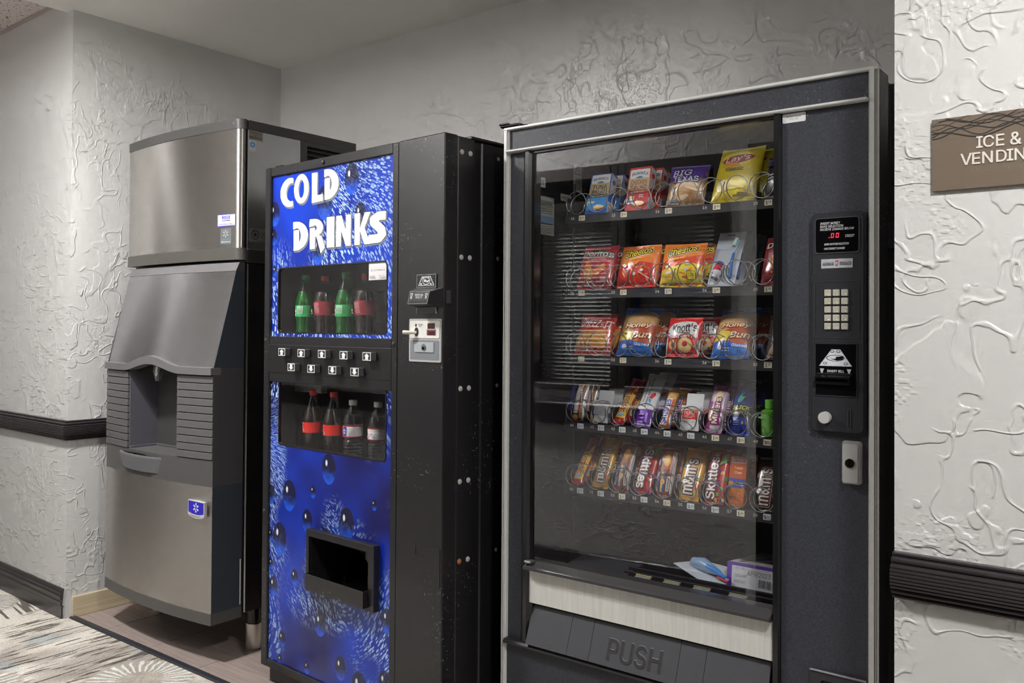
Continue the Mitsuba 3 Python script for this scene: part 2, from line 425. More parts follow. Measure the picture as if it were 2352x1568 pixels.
# reeded chair rails and skirtings
def rail_profile(h):
    pts = []
    def bead(t0, t1, e, n=5):
        for a in np.linspace(0, math.pi, n):
            t = (t0 + t1) / 2 - (t1 - t0) / 2 * math.cos(a)
            pts.append((t * h, e + .45 * (t1 - t0) * h * math.sin(a)))
    env = lambda t: .012 + .017 * math.sin(math.pi * t)
    pts.append((0, 0))
    bead(0, .09, .012)
    bead(.12, .22, .020)
    for i in range(7):
        t = .245 + i * .073
        bead(t, t + .068, env(t + .034) + .002)
    bead(.78, .90, .019)
    bead(.92, 1.0, .012)
    pts.append((h, 0))
    return np.array(pts)
def base_profile(h):
    return np.array([(0, 0), (0, .012), (h * .42, .012), (h * .45, .015), (h * .56, .015), (h * .58, .011), (h * .64, .011), (h * .67, .016), (h * .76, .018), (h * .83, .014), (h * .88, .016), (h * .94, .012), (h, .005), (h, 0)])
def moulding(prof, p0, p1, nrm, z0, m0=0.0, m1=0.0, flip=False):
    """profile (z, out) swept from p0 to p1 on a wall with outward normal nrm; m: mitre shift along the run per unit of projection"""
    p0, p1, nrm = np.array(p0, float), np.array(p1, float), np.array(nrm, float)
    d = (p1 - p0) / np.linalg.norm(p1 - p0)
    rows = []
    for q, m in ((p0, -m0), (p1, m1)):
        rows.append(np.array([np.r_[q + nrm * o + d * m * o, z0 + z] for z, o in prof]))
    n = len(prof)
    v = np.vstack(rows)
    f = [[i, i + 1, n + i + 1] for i in range(n - 1)] + [[i, n + i + 1, n + i] for i in range(n - 1)]
    c0, f0 = trimesh.creation.triangulate_polygon(Polygon(prof).buffer(0), engine='earcut')
    if len(c0) == n:
        idx = [int(np.argmin(np.abs(prof - q).sum(1))) for q in c0]
        f += [[idx[a], idx[b], idx[c]] for a, b, c in f0] + [[n + idx[a], n + idx[c], n + idx[b]] for a, b, c in f0]
    m = trimesh.Trimesh(v, f, process=False)
    return m
dL = np.array([math.cos(YAW_L), math.sin(YAW_L)]); nL = np.array([math.sin(YAW_L), -math.cos(YAW_L)])
RP = rail_profile(.084)
add(struct('trim_2', 'black reeded chair rail on the left corridor wall'), pc(moulding(RP, (-7, yl(-7)), (XL, YL0), nL, .756, 0, 1.0), (.5,) * 3, 35), 'mat_trim')
add(struct('trim_3', 'black reeded chair rail beside the ice machine'), pc(moulding(RP, (XL, YL0), (XL, YB), (1, 0), .756, 1.0, 0), (.5,) * 3, 35), 'mat_trim')
add(struct('trim_4', 'black reeded chair rail under the sign'), pc(moulding(RP, (XR, YR), (3.2, YR), (0, -1), .756), (.5,) * 3, 35), 'mat_trim')
add(struct('baseboard_left', 'black moulded skirting'), pc(moulding(base_profile(.125), (-7, yl(-7)), (XL - .012, yl(XL - .012)), nL, 0), (.5,) * 3, 30), 'mat_trim')
add(struct('baseboard_right', 'black moulded skirting'), pc(moulding(base_profile(.125), (XR, YR), (3.2, YR), (0, -1), 0), (.5,) * 3, 30), 'mat_trim')
add(struct('baseboard_alcove', 'pale wood skirting tile in the alcove'), pc(cbox(XL - .002, XL + .010, 1.797, YB, 0, .088, .002)), 'mat_wood_base')

# the opposite side of the corridor (seen in the glass): windows with blinds, a doorway where the camera stands
FO = frame(-0.1, (-2.62, .45, 0))
k = struct('wall_opposite')
W = [cbox(-4.5, -.08, -.15, 0, 0, 2.72), cbox(-.08, 1.051, -.15, 0, 0, .945), cbox(-.08, 1.051, -.15, 0, 2.03, 2.72), cbox(1.051, 1.12, -.15, 0, 0, 2.72),
     cbox(1.12, 3.25, -.15, 0, 2.06, 2.72), cbox(3.25, 6.2, -.15, 0, 0, 2.72)]
add(k, [pc(w) for w in W], 'mat_plaster', FO)
add(struct('trim_5', 'black chair rail on the opposite wall'), [pc(cbox(-4.5, 1.12, 0, .03, .775, .885, .008), (.5,) * 3), pc(cbox(3.25, 6.2, 0, .03, .775, .885, .008), (.5,) * 3)], 'mat_trim', FO)
add(struct('baseboard_opposite'), [pc(cbox(-4.5, 1.12, 0, .018, 0, .165, .006), (.5,) * 3), pc(cbox(3.25, 6.2, 0, .018, 0, .165, .006), (.5,) * 3)], 'mat_trim', FO)
DK = srgb(66, 60, 60)
for i, (u0, u1) in enumerate(((0.0, .47), (.545, .972))):
    k = struct(f'window_{i + 1}', 'wired glass window in a dark frame across the corridor')
    a, b = u0 - (.08 if i == 0 else .0375), u1 + (.0375 if i == 0 else .079)
    add(k + '__window_frame', [pc(cbox(a, u0, -.13, .012, .945, 2.03, .004), DK), pc(cbox(u1, b, -.13, .012, .945, 2.03, .004), DK), pc(cbox(u0, u1, -.13, .012, 1.965, 2.03, .004), DK), pc(cbox(u0, u1, -.13, .02, .945, .975, .004), DK)], 'mat_satin', FO)
    add(k + '__pane', pc(([(u0, -.05, .975), (u1, -.05, .975), (u1, -.05, 1.965), (u0, -.05, 1.965)], [[0, 1, 2], [0, 2, 3]])), 'mat_plastic_clear', FO)
    wires = []
    for sgn in (1, -1):
        for t in np.arange(-1.2, 1.7, .042):
            seg = LineString([(u0 + t, .975), (u0 + t + sgn * .99, 1.965)]).intersection(sbox(u0, .975, u1, 1.965))
            if seg.length > .01:
                (xa, za), (xb, zb) = seg.coords[0], seg.coords[-1]
                wires.append(pc(tube([(xa, -.052, za), (xb, -.052, zb)], .0007, 4, cap=False), srgb(150, 150, 148)))
    wk = add(k + '__wire_mesh', wires, 'mat_metal', FO)
    labels[wk] = {'kind': 'stuff'}
    bk = thing('venetian_blind', ('pale venetian blind behind the left wired window across the corridor' if i == 0 else 'pale venetian blind behind the right wired window across the corridor'), 'blind', 'venetian blinds across the corridor')
    add(bk + '__head_rail', pc(cbox(u0 + .015, u1 - .01, -.175, -.135, 1.86, 1.885, .003), srgb(205, 205, 200)), 'mat_satin', FO)
    n = 44
    sl = pc(prism_x([(-.1445, -.0105), (-.1430, -.0100), (-.1560, .0095), (-.1572, .0090)], u0 + .015, u1 - .01), srgb(205, 208, 204))
    sk = add(bk + '__slat', sl, 'mat_satin', FO, part=True)
    base = scene.pop(sk); _used[bk + '__slat'] = 0
    for j in range(n):
        scene[uniq(bk + '__slat')] = {**base, 'to_world': T().translate([0, 0, 1.85 - .0203 * j])}
    add(bk + '__ladder_cord', [pc(tube([(u, -.142, .95), (u, -.142, 1.86)], .001, 4), srgb(190, 190, 186)) for u in (u0 + .13, u1 - .1)], 'mat_matte', FO)
    add(bk + '__bottom_rail', pc(cbox(u0 + .015, u1 - .01, -.17, -.14, .947, .962, .003), srgb(200, 200, 196)), 'mat_satin', FO)
add(struct('wall_room_beyond', 'dim room behind the wired windows'), [pc(cbox(-.5, 1.10, -1.2, -1.15, 0, 2.6), srgb(120, 108, 96)), pc(cbox(-.5, -.45, -1.2, -.15, 0, 2.6), srgb(120, 108, 96)), pc(cbox(1.10, 1.12, -1.2, -.15, 0, 2.6), srgb(120, 108, 96)),
     pc(cbox(-.5, 1.1, -1.2, -.15, 2.55, 2.6), srgb(110, 104, 98)), pc(cbox(-.5, 1.1, -1.2, -.15, .0, .05), srgb(90, 84, 80))], 'mat_matte', FO)
# the room of the doorway; its darkness is painted as near-black surfaces
add(struct('wall_dark_room', 'room behind the doorway, its darkness painted into near-black walls'), [pc(cbox(1.0, 5.0, -2.4, -2.3, 0, 2.6), srgb(26, 25, 26)), pc(cbox(1.12, 1.17, -2.4, -.15, 0, 2.6), srgb(26, 25, 26)), pc(cbox(4.9, 5, -2.4, -.15, 0, 2.6), srgb(26, 25, 26)),
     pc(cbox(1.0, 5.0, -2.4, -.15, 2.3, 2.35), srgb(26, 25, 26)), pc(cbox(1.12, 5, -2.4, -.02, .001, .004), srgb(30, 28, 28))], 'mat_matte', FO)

# recessed lamps in the corridor ceiling
LL = ['round recessed ceiling lamp above the doorway opposite the snack machine', 'round recessed ceiling lamp in front of the ice machine', 'round recessed ceiling lamp in the tiled ceiling of the left corridor', 'round recessed ceiling lamp beyond the sign on the right']
for (x, y, z, r, L), lab in zip(LAMPS, LL):
    k = thing('recessed_lamp', lab, 'lamp', 'recessed corridor lamps')
    a = np.linspace(0, 2 * np.pi, 25)
    ring = trimesh.creation.annulus(r_min=r, r_max=r + .022, height=.008, sections=32)
    ring.apply_translation((x, y, z - .0045))
    add(k + '__trim_ring', pc(ring, srgb(235, 235, 232)), 'mat_satin')
    lk = k + '__lens'
    scene[lk] = {'type': 'disk', 'to_world': T().translate([x, y, z - .003]).rotate([1, 0, 0], 180).scale(r), 'bsdf': {'type': 'ref', 'id': 'mat_lens'}}
    scene[lk]['emitter'] = {'type': 'area', 'radiance': rgb(np.array(LAMP_TINT) * L)}

# ------------------------------------------------------------------ snack vending machine (local: x right, y into the machine, z up)
FS = frame(0.009167, (-1.572, 1.979, 0))
SM = thing('snack_vending_machine', 'tall black glass-fronted snack machine with silver trim, nearest the sign', 'vending machine')
def S(part, pieces, mat, num=True): return add(SM + '__' + part, pieces if isinstance(pieces, list) else [pieces], mat, FS, part=num)
BLK, NAVY, ALU = srgb(24, 24, 26), srgb(40, 42, 48), srgb(214, 214, 211)
# cabinet shell (open at the front), doors and columns
S('cabinet', [pc(cbox(0.004, .040, .045, .86, .06, 1.815, .004), BLK), pc(cbox(.865, 1.032, .045, .86, .06, 1.815, .004), BLK), pc(cbox(.04, .865, .84, .86, .06, 1.815), BLK),
              pc(cbox(.04, .865, .03, .86, 1.765, 1.815), BLK), pc(cbox(.04, .865, .03, .86, .06, .30), BLK), pc(cbox(.85, .866, .045, .84, .3, 1.77), BLK)], 'mat_black_paint')
S('rear_edge', pc(cbox(1.018, 1.040, .112, .118, .06, 1.812, .002), BLK), 'mat_black_paint')
for x0, x1 in ((.06, .12), (.90, .96)):
    for y in (.08, .78): S('foot', pc(cbox(x0, x1, y, y + .06, 0, .062, .004), BLK), 'mat_satin')
S('door_side', pc(cbox(1.0335, 1.0365, .002, .075, .10, 1.822, .001), BLK), 'mat_black_paint')
# aluminium edge trims
def ribbed(x0, x1, ribs):
    pts = [(x0, .03), (x0, .002)]
    for a, b, h in ribs: pts += [(a, .002), (a + .0008, -h), (b - .0008, -h), (b, .002)]
    pts += [(x1, .002), (x1, .03)]
    return prism_z(Polygon(pts), .10, 1.824)
S('edge_trim', pc(ribbed(0, .0150, [(0, .0062, .004), (.0074, .0118, .006)]), ALU), 'mat_alu')
S('edge_trim', pc(ribbed(1.0145, 1.0362, [(1.0147, 1.0172, .003), (1.0176, 1.0285, .007), (1.0296, 1.0318, .005), (1.0328, 1.0360, .003)]), ALU), 'mat_alu')
S('top_trim', pc(cbox(.0, 1.0362, -.006, .03, 1.8185, 1.8262, .0015), ALU), 'mat_alu')
S('header_panel', pc(cbox(.015, 1.0145, .006, .04, 1.7585, 1.8190, .001), NAVY), 'mat_vinyl')
S('header_trim', pc(cbox(.0125, 1.0145, -.014, .02, 1.7525, 1.7590, .002), ALU), 'mat_alu')
S('left_column', [pc(cbox(.015, .0677, .010, .04, .352, 1.7525, .001), NAVY)], 'mat_vinyl')
S('window_frame', [pc(prism_z([(.0677, .04), (.0677, .004), (.076, -.002), (.088, -.002), (.094, .006), (.1015, .010), (.1015, .04)], .352, 1.7525), BLK),
                   pc(prism_z([(.798, .04), (.798, .008), (.802, -.004), (.814, -.004), (.818, .002), (.818, .04)], .30, 1.7525), BLK),
                   pc(cbox(.1015, .798, .006, .04, 1.744, 1.7525), BLK)], 'mat_gloss')
gw = rrect(.1000, .585, .7990, 1.746, .012)
S('glass_window', pc(([(.1, .014, .584), (.799, .014, .584), (.799, .014, 1.746), (.1, .014, 1.746)], [[0, 1, 2], [0, 2, 3]])), 'mat_glass', num=False)
S('window_sill', [pc(prism_x([(.05, .5665), (-.010, .5665), (-.018, .570), (-.018, .5765), (-.012, .5785), (.014, .5905), (.05, .5905)], .087, .7985), srgb(58, 56, 58))], 'mat_gloss')
S('sill_corner_cap', pc(cbox(.085, .112, -.014, .014, .585, .5935, .004), srgb(70, 68, 66)), 'mat_satin')
S('brushed_panel', pc(cbox(.091, .799, .006, .03, .4718, .5665, .0015), ALU), 'mat_brushed_panel')
# delivery flap leaning out, embossed PUSH
def flap_pt(z): return .019 + (.4645 - z) / (.4645 - .364) * -.038
fl = [(flap_pt(.4645), .4645), (flap_pt(.364), .364), (flap_pt(.364) + .008, .362), (flap_pt(.4645) + .008, .463)]
seams = [.098, .235, .305, .56, .63, .7915]
flap = S('push_flap', [pc(prism_x(fl, seams[i] + .0006, seams[i + 1] - .0006), srgb(66, 66, 70)) for i in range(5)], 'mat_grey_plastic')
sl = math.atan2(.038, .1005)
def flap_map(u, v, l): return np.c_[u, flap_pt(.364 + v * math.cos(sl)) - l * math.cos(sl), .364 + v * math.cos(sl) - l * math.sin(sl)]
g = place(tpoly('PUSH', True), .437, .0455, width=.158, height=.056)
top = []
for p in polys(g):
    v, f = trimesh.creation.triangulate_polygon(p, engine='earcut')
    top.append(wrap(v, f, flap_map, .0022, srgb(46, 45, 47)))
    r = np.array(p.exterior.coords)[::-1]
    for ring in [r] + [np.array(i.coords)[::-1] for i in p.interiors]:
        a, b = flap_map(ring[:, 0], ring[:, 1], 0.0), flap_map(ring[:, 0], ring[:, 1], .0022)
        n = len(a); top.append(pc(trimesh.Trimesh(np.vstack([a, b]), [[i, i + 1, n + i + 1] for i in range(n - 1)] + [[i, n + i + 1, n + i] for i in range(n - 1)], process=False), srgb(120, 120, 122)))
add(flap + '__push_lettering', top, 'mat_satin', FS)
labels[flap + '__push_lettering'] = {'label': 'raised word PUSH'}
S('flap_backing', pc(cbox(.095, .795, .03, .04, .345, .475), BLK), 'mat_matte')
S('kick_ledge', [pc(prism_x([(.03, .346), (-.010, .346), (-.014, .349), (-.014, .3545), (-.008, .359), (.03, .3605)], .0155, .799), srgb(40, 40, 42))], 'mat_satin')
S('kick_panel', pc(cbox(.015, .799, .006, .03, .10, .347, .001), NAVY), 'mat_vinyl')
S('control_column', pc(cbox(.818, 1.0145, .006, .045, .10, 1.7525, .001), NAVY), 'mat_vinyl')
# hinge, top bracket, rear side bracket
S('hinge_cover', [pc(cbox(-.012, .060, -.010, .045, 1.8265, 1.8345, .004), BLK), pc(cbox(-.014, .020, -.012, .03, 1.8335, 1.8385, .002), BLK), pc(prism_x([(-.010, 1.8265), (.045, 1.8265), (.045, 1.834)], .058, .085), BLK)], 'mat_gloss')
S('side_hinge', [pc(cbox(1.034, 1.052, .070, .112, 1.432, 1.492, .003), srgb(34, 33, 35)), pc(cbox(1.052, 1.0545, .074, .108, 1.438, 1.486, .001), srgb(60, 60, 60))], 'mat_gloss')
# control bezel
bz = S('control_bezel', [pc(prism_y(rrect(.8895, 1.0165, 1.0112, 1.5115, .014), -.006, .01), srgb(36, 37, 42)),
                         pc(prism_y(rrect(.8945, 1.0215, 1.0062, 1.5065, .012), -.0105, .0), srgb(36, 37, 42)),
                         pc(prism_y(rrect(.9005, 1.4185, .9990, 1.4995, .008).difference(rrect(.9030, 1.4210, .9965, 1.4970, .006)), -.0125, 0), srgb(58, 59, 66)),
                         pc(prism_y(rrect(.8995, 1.2300, .9985, 1.3570, .006).difference(rrect(.9012, 1.2317, .9968, 1.3553, .005)), -.0117, 0), srgb(48, 49, 54))], 'mat_grey_plastic')
disp = Art(.0935, .076)
W_ = '#c9c9cc'
for t, y, x, h in (('INSERT MONEY', .865, .10, .058), ('MAKE SELECTION', .775, .10, .058), ('RECEIVE CHANGE BELOW', .685, .10, .058), ('CREDIT', .468, .69, .062), ('MAKE ANOTHER SELECTION', .245, .20, .05), ('USE CORRECT CHANGE', .115, .20, .05)):
    wd = {'INSERT MONEY': .48, 'MAKE SELECTION': .55, 'RECEIVE CHANGE BELOW': .80, 'CREDIT': .22, 'MAKE ANOTHER SELECTION': .58, 'USE CORRECT CHANGE': .49}[t]
    disp.text(t, x - .5 + wd / 2, y, width=wd, height=h, color=W_, shear=12)
S('display_window', [pc(prism_y(rrect(.9028, 1.4208, .9967, 1.4972, .006), -.0112, 0), srgb(8, 8, 10))] + disp.pieces(flat(-.0112, .9497, 1.4210)), 'mat_gloss', num=False)
seg = []
for cx in (.9400, .9508):
    w, h, t = .0066, .0105, .0016
    o = sbox(cx - w / 2, 1.4535, cx + w / 2, 1.4535 + h).difference(sbox(cx - w / 2 + t, 1.4535 + t, cx + w / 2 - t, 1.4535 + h - t)).difference(sbox(cx - w, 1.4535 + h / 2 - .0005, cx + w, 1.4535 + h / 2 + .0005))
    seg.append(pc(prism_y(affinity.skew(o, xs=6), -.0118, -.0113), srgb(230, 20, 40)))
seg.append(pc(prism_y(sbox(.9318, 1.4535, .9338, 1.4555), -.0118, -.0113), srgb(230, 20, 40)))
dk = S('credit_digits', seg, 'mat_satin', num=False)
scene[dk]['emitter'] = {'type': 'area', 'radiance': rgb((.95, .035, .06)), 'sampling_weight': 0.01}
labels[dk] = {'label': 'lit red digits .00'}
np_ = Art(.0688, .0207)
np_.rect(-.5, 0, .5, 1, '#a9abae').rect(-.045, .2, .06, .82, '#d8342a').rect(-.01, .2, .06, .62, '#3a7fc4').rect(.015, .18, .06, .42, '#f0c23c').rect(-.025, .36, .045, .66, '#a9abae').rect(-.005, .2, .045, .5, '#3a7fc4')
np_.text('AUTOMATIC', -.27, .5, width=.36, height=.075, color='#1c1c20').text('PRODUCTS', .28, .52, width=.36, height=.075, color='#1c1c20').rect(.1, .33, .46, .37, '#1c1c20').rect(-.45, .33, -.09, .37, '#1c1c20')
S('name_plate', [pc(prism_y(sbox(.9150, 1.3858, .9838, 1.4065), -.0112, -.0095), srgb(165, 167, 170))] + np_.pieces(flat(-.0112, .9494, 1.3858)), 'mat_satin', num=False)
keys = ['1', '2', '3', '4', '5', '6', '7', '8', '9', '*', '0', '#', '<', 'C', '>']
for i, ch in enumerate(keys):
    cx, cz = .9302 + .0185 * (i % 3), 1.3305 - .01865 * (i // 3)
    a = Art(.0145, .0150).text(ch, .22, .26, height=.26, color='#f3efd0')
    S('key', [pc(cbox(cx - .00725, cx + .00725, -.0155, -.010, cz - .0075, cz + .0075, .0012), srgb(172, 168, 156) if i % 5 else srgb(182, 178, 164))] + a.pieces(flat(-.0156, cx, cz - .0075)), 'mat_metal' if False else 'mat_satin')
# bill acceptor
b0 = [pc(prism_y(sbox(.9010, 1.0995, .9945, 1.2185).difference(sbox(.9035, 1.102, .9920, 1.2160)), -.0125, 0), srgb(48, 48, 52)), pc(prism_y(sbox(.9035, 1.102, .9920, 1.2160), -.0115, 0), srgb(10, 10, 12)),
      pc(cbox(.9070, .9830, -.0155, -.01, 1.1480, 1.1515, .001), srgb(40, 40, 44)), pc(prism_x([(-.011, 1.150), (-.024, 1.143), (-.024, 1.130), (-.018, 1.126), (-.011, 1.126)], .9055, .9800), srgb(18, 18, 20)), pc(cbox(.9085, .9770, -.0243, -.02, 1.1325, 1.1400), (0, 0, 0))]
ba = Art(.0885, .114)
ba.poly([(-.42, .57), (.40, .57), (.11, .90), (-.11, .90)], '#c3c5cc').poly([(-.375, .585), (.355, .585), (.095, .885), (-.095, .885)], '#d6d8de')
ba.blob(-.01, .73, .225, .083, '#141417').blob(-.01, .73, .205, .07, '#cfd1d8').poly([(-.12, .71), (.02, .755), (.19, .77), (.18, .70), (.04, .68)], '#141417').blob(-.06, .735, .07, .028, '#cfd1d8')
for x, y in ((-.27, .625), (.25, .625), (-.085, .86), (.065, .86)): ba.blob(x, y, .05, .03, '#141417').blob(x, y, .038, .02, '#cfd1d8')
ba.text('INSERT BILL', 0, .475, width=.42, height=.062, color='#d8dae0').text('FACE UP', 0, .395, width=.3, height=.058, color='#d8dae0')
for x in (-.34, .33): ba.poly([(x - .055, .52), (x + .055, .52), (x + .012, .42), (x + .03, .42), (x, .365), (x - .03, .42), (x - .012, .42)], '#b9bbc2')
S('bill_acceptor', b0 + ba.pieces(flat(-.0116, .9478, 1.102)), 'mat_gloss', num=False)
S('return_button', [pc(disc(.9270, 1.0525, .0135, -.0125, -.009), srgb(28, 28, 30)), pc(disc(.9262, 1.0522, .0132, -.026, -.0125, 28), srgb(168, 167, 166)), pc(disc(.9262, 1.0522, .0120, -.0268, -.026, 28), srgb(176, 175, 174))], 'mat_satin', num=False)
S('coin_slot', [pc(prism_y(rrect(.9735, 1.0300, .9805, 1.0745, .0034), -.0125, -.0105), srgb(60, 60, 64)), pc(prism_y(rrect(.9752, 1.0320, .9788, 1.0725, .0017), -.0128, -.0105), (0, 0, 0))], 'mat_satin', num=False)
lk = S('door_lock', [pc(prism_y(rrect(.9597, .9075, 1.0003, 1.0025, .006), -.004, .008), srgb(150, 150, 150)), pc(prism_y(rrect(.9612, .9092, .9988, 1.0008, .005), -.011, .0), srgb(140, 140, 139)), pc(prism_y(rrect(.9630, .9115, .9950, .9965, .004), -.0125, -.008), srgb(176, 175, 173))], 'mat_alu', num=False)
add(lk + '__key_cylinder', [pc(disc(.9790, .9545, .0105, -.0150, -.011, 24), srgb(150, 148, 145)), pc(disc(.9790, .9545, .0082, -.0153, -.0148, 20), srgb(22, 22, 22)), pc(disc(.9790, .9545, .0062, -.0165, -.0150, 20), srgb(92, 90, 88)), pc(cbox(.9775, .9805, -.0168, -.016, .9500, .9590), (0, 0, 0))], 'mat_metal', FS)
S('coin_return', [pc(prism_y(sbox(.8885, .395, 1.0110, .4812).difference(rrect(.912, .405, .987, .462, .008)), -.004, .008), srgb(44, 44, 48)), pc(cbox(.8885, 1.011, -.0075, .0, .4795, .4825, .001), srgb(120, 120, 124)), pc(prism_y(rrect(.912, .405, .987, .462, .008), .004, .008), (0.002,) * 3)], 'mat_grey_plastic', num=False)
st = Art(.054, .0215)
st.rect(-.5, 0, .5, 1, '#dcdcdd', r=.003).text('Big Top Vending', -.02, .62, width=.64, height=.075, color='#1f1f24', shear=8).text('877-332-8755', .0, .36, width=.36, height=.045, color='#3a3a3e')
S('vendor_sticker', [pc(prism_y(rrect(.8200, 1.7285, .8740, 1.7500, .003), .0045, .0058), srgb(220, 220, 221))] + st.pieces(flat(.0045, .847, 1.7285)), 'mat_satin', num=False)

# interior
INK = srgb(20, 20, 24)
S('inner_wall', [pc(cbox(.040, .044, .03, .84, .30, 1.765), INK), pc(cbox(.04, .865, .80, .81, .30, 1.765), INK), pc(cbox(.846, .850, .03, .84, .30, 1.765), INK), pc(cbox(.04, .865, .03, .84, 1.76, 1.765), INK)], 'mat_satin')
S('inner_rail', pc(cbox(.0445, .052, .29, .30, .60, 1.70, .002), srgb(70, 70, 74)), 'mat_satin')
def side_map(y0, z0): return lambda u, v, l: np.c_[np.full_like(u, .0445) + l, u + y0, v + z0]
sk = Art(.052, .030).rect(-.5, 0, .5, 1, '#cfd0cc', r=.003).lines(-.35, .25, .35, .75, 3, '#77777a')
S('inner_label', sk.pieces(side_map(.118, 1.668)), 'mat_satin')
sk = Art(.050, .098).rect(-.5, 0, .5, 1, '#c3c4bf').poly([(-.34, .55), (.34, .55), (0, .92)], '#26262a').poly([(-.25, .58), (.25, .58), (0, .84)], '#c3c4bf').poly([(-.03, .60), (.06, .72), (.0, .72), (.04, .80), (-.06, .68), (.0, .68)], '#26262a').lines(-.4, .08, .4, .46, 6, '#4a4a4e')
S('inner_label', sk.pieces(side_map(.32, 1.678)), 'mat_satin')
sk = Art(.060, .022).rect(-.5, 0, .5, 1, '#c9c5b6').text('SNICK BAGS', 0, .5, width=.8, height=.11, color='#1d1d20')
S('inner_label', sk.pieces(side_map(.255, 1.640)), 'mat_satin')
sk = Art(.11, .115).rect(-.5, 0, .5, 1, '#8d8f88').lines(-.4, .55, .4, .92, 6, '#5d5f60', seed=4).rect(-.42, .30, .40, .48, '#5a738c').lines(-.4, .05, .4, .25, 4, '#5d5f60', seed=5)
S('inner_label', sk.pieces(side_map(.135, 1.527)), 'mat_satin')
# delivery bin seen through the foot of the glass
S('delivery_bin', [pc(cbox(.044, .846, .03, .10, .30, .565), INK), pc(cbox(.044, .846, .10, .80, .30, .575), INK), pc(cbox(.36, .80, .075, .082, .565, .595, .002), srgb(26, 26, 30)),
                   pc(cbox(.36, .80, .10, .107, .570, .600, .002), srgb(26, 26, 30))], 'mat_gloss')
S('bin_plate', pc(prism_x([(.035, .578), (.15, .592), (.15, .596), (.035, .582)], .185, .375), srgb(52, 52, 56)), 'mat_gloss')
for i in range(18):
    x = .40 + i * .0215
    S('bin_rib', pc(cbox(x, x + .003, .03, .074, .566, .578, .001), srgb(32, 32, 36)), 'mat_gloss')
for x in (.4245, .508, .592, .688):
    ck = S('clear_clip', [pc(cbox(x - .022, x + .022, .034, .036, .578, .580), srgb(150, 156, 158)), pc(prism_x([(.034, .5785), (.068, .5885), (.068, .5905), (.034, .5805)], x - .023, x - .012), srgb(112, 118, 120)),
                          pc(prism_x([(.034, .5785), (.068, .5885), (.068, .5905), (.034, .5805)], x + .012, x + .023), srgb(112, 118, 120)), pc(prism_x([(.055, .585), (.068, .5885), (.068, .5915), (.055, .588)], x - .022, x + .022), srgb(120, 124, 122))], 'mat_gloss')
    add(ck + '__brass_pin', pc(tube([(x - .024, .069, .5925), (x + .024, .069, .5925)], .0016, 6), srgb(196, 178, 110)), 'mat_metal', FS)

# trays with number strips, price tags and wire spirals
ROWS = [(1, 1.568, 5, .139, .1465, ['10', '12', '14', '16', '18'], ['2.00', '2.00', '1.25', '1.00', '1.25']), (2, 1.350, 5, .139, .1465, ['20', '22', '24', '26', '28'], ['1.00', '1.00', '1.00', '2.50', '1.00']),
        (3, 1.1595, 5, .139, .1465, ['30', '32', '34', '36', '38'], ['1.00'] * 5), (4, .9655, 9, .0695, .1480, [str(40 + i) for i in range(9)], ['1.50'] * 6 + ['1.25', '2.00', '2.00']),
        (5, .7790, 9, .0695, .1480, [str(50 + i) for i in range(9)], ['1.50', '1.50', '1.25', '1.50', '1.25', '1.50', '1.50', '1.00', '1.50'])]
LIP = .137
def coil(xc, zc, R, pitch, turns, r=.0016, hand=1, ph=0.0):
    n = int(turns * 26)
    a = np.linspace(0, 1, n)
    th = ph + hand * a * turns * 2 * np.pi
    y = LIP + .012 + a * turns * pitch
    # the front turn lies nearly in one plane, as the photograph's hooks do
    y = np.where(a * turns < .9, LIP - .016 + (a * turns) * .010, LIP - .007 + (a * turns - .9) * pitch)
    return tube(np.c_[xc + R * np.cos(th), y, zc + R * np.sin(th)], r, 6)
for row, zc, n, pitch, x0, nums, prices in ROWS:
    tk = SM + '__' + f'tray_{row:03d}'
    zt = zc + .0085
    ps = [pc(cbox(.120, .842, LIP + .004, .79, zt - .004, zt - .002), srgb(34, 34, 38)), pc(cbox(.120, .842, LIP, LIP + .004, zc - .0165, zt, .001), srgb(38, 38, 43)), pc(cbox(.118, .121, LIP + .01, .79, zt - .03, zt + .055, .001), srgb(38, 38, 42))]
    if n == 9:
        for i in range(n + 1):
            xx = x0 - .0145 + pitch * i
            if xx < .84: ps.append(pc(cbox(xx - .001, xx + .001, LIP + .012, .78, zt, zt + .048), srgb(30, 30, 34)))
    else:
        for i in range(1, n):
            xx = x0 - .018 + pitch * i
            ps.append(pc(cbox(xx - .001, xx + .001, LIP + .06, .78, zt, zt + .03), srgb(30, 30, 34)))
    add(tk, ps, 'mat_satin', FS)
    for i in range(n):
        x = x0 + pitch * i
        a = Art(.016, .012).text(nums[i], 0, .5, height=.47, color='#efe9d8', bold=False)
        add(tk + '__slot_number', a.pieces(flat(LIP - .0002, x, zc - .0065)), 'mat_matte', FS, part=True)
        cream = prices[i] != '1.50'
        big, small = prices[i].split('.')
        a = Art(.0205, .0150).rect(-.5, 0, .5, 1, '#d8d2bd' if cream else '#d3d7de')
        a.text(big, -.20, .47, height=.40, color='#1c1c20').text(small, .20, .55, width=.34, height=.24, color='#1c1c20')
        tx = x + (.0335 if n == 5 else .0305)
        add(tk + '__price_tag', [pc(cbox(tx - .01025, tx + .01025, LIP - .0012, LIP, zc - .0085, zc + .0065), srgb(214, 208, 190) if cream else srgb(208, 212, 220))] + a.pieces(flat(LIP - .0013, tx, zc - .0085)), 'mat_matte', FS, part=True)
        if n == 5:
            for q, (dx, hand) in enumerate(((.020, -1), (.090, 1))):
                S('spiral_coil', pc(coil(x + dx, zt + .0345, .0320, .070, 2.4, .0014, hand, -2.2 if q == 0 else 2.6)), 'mat_chrome')
        else:
            S('spiral_coil', pc(coil(x + .0195, zt + .0345, .0305, .052, 2.6, .0015, -1, -1.2)), 'mat_chrome')

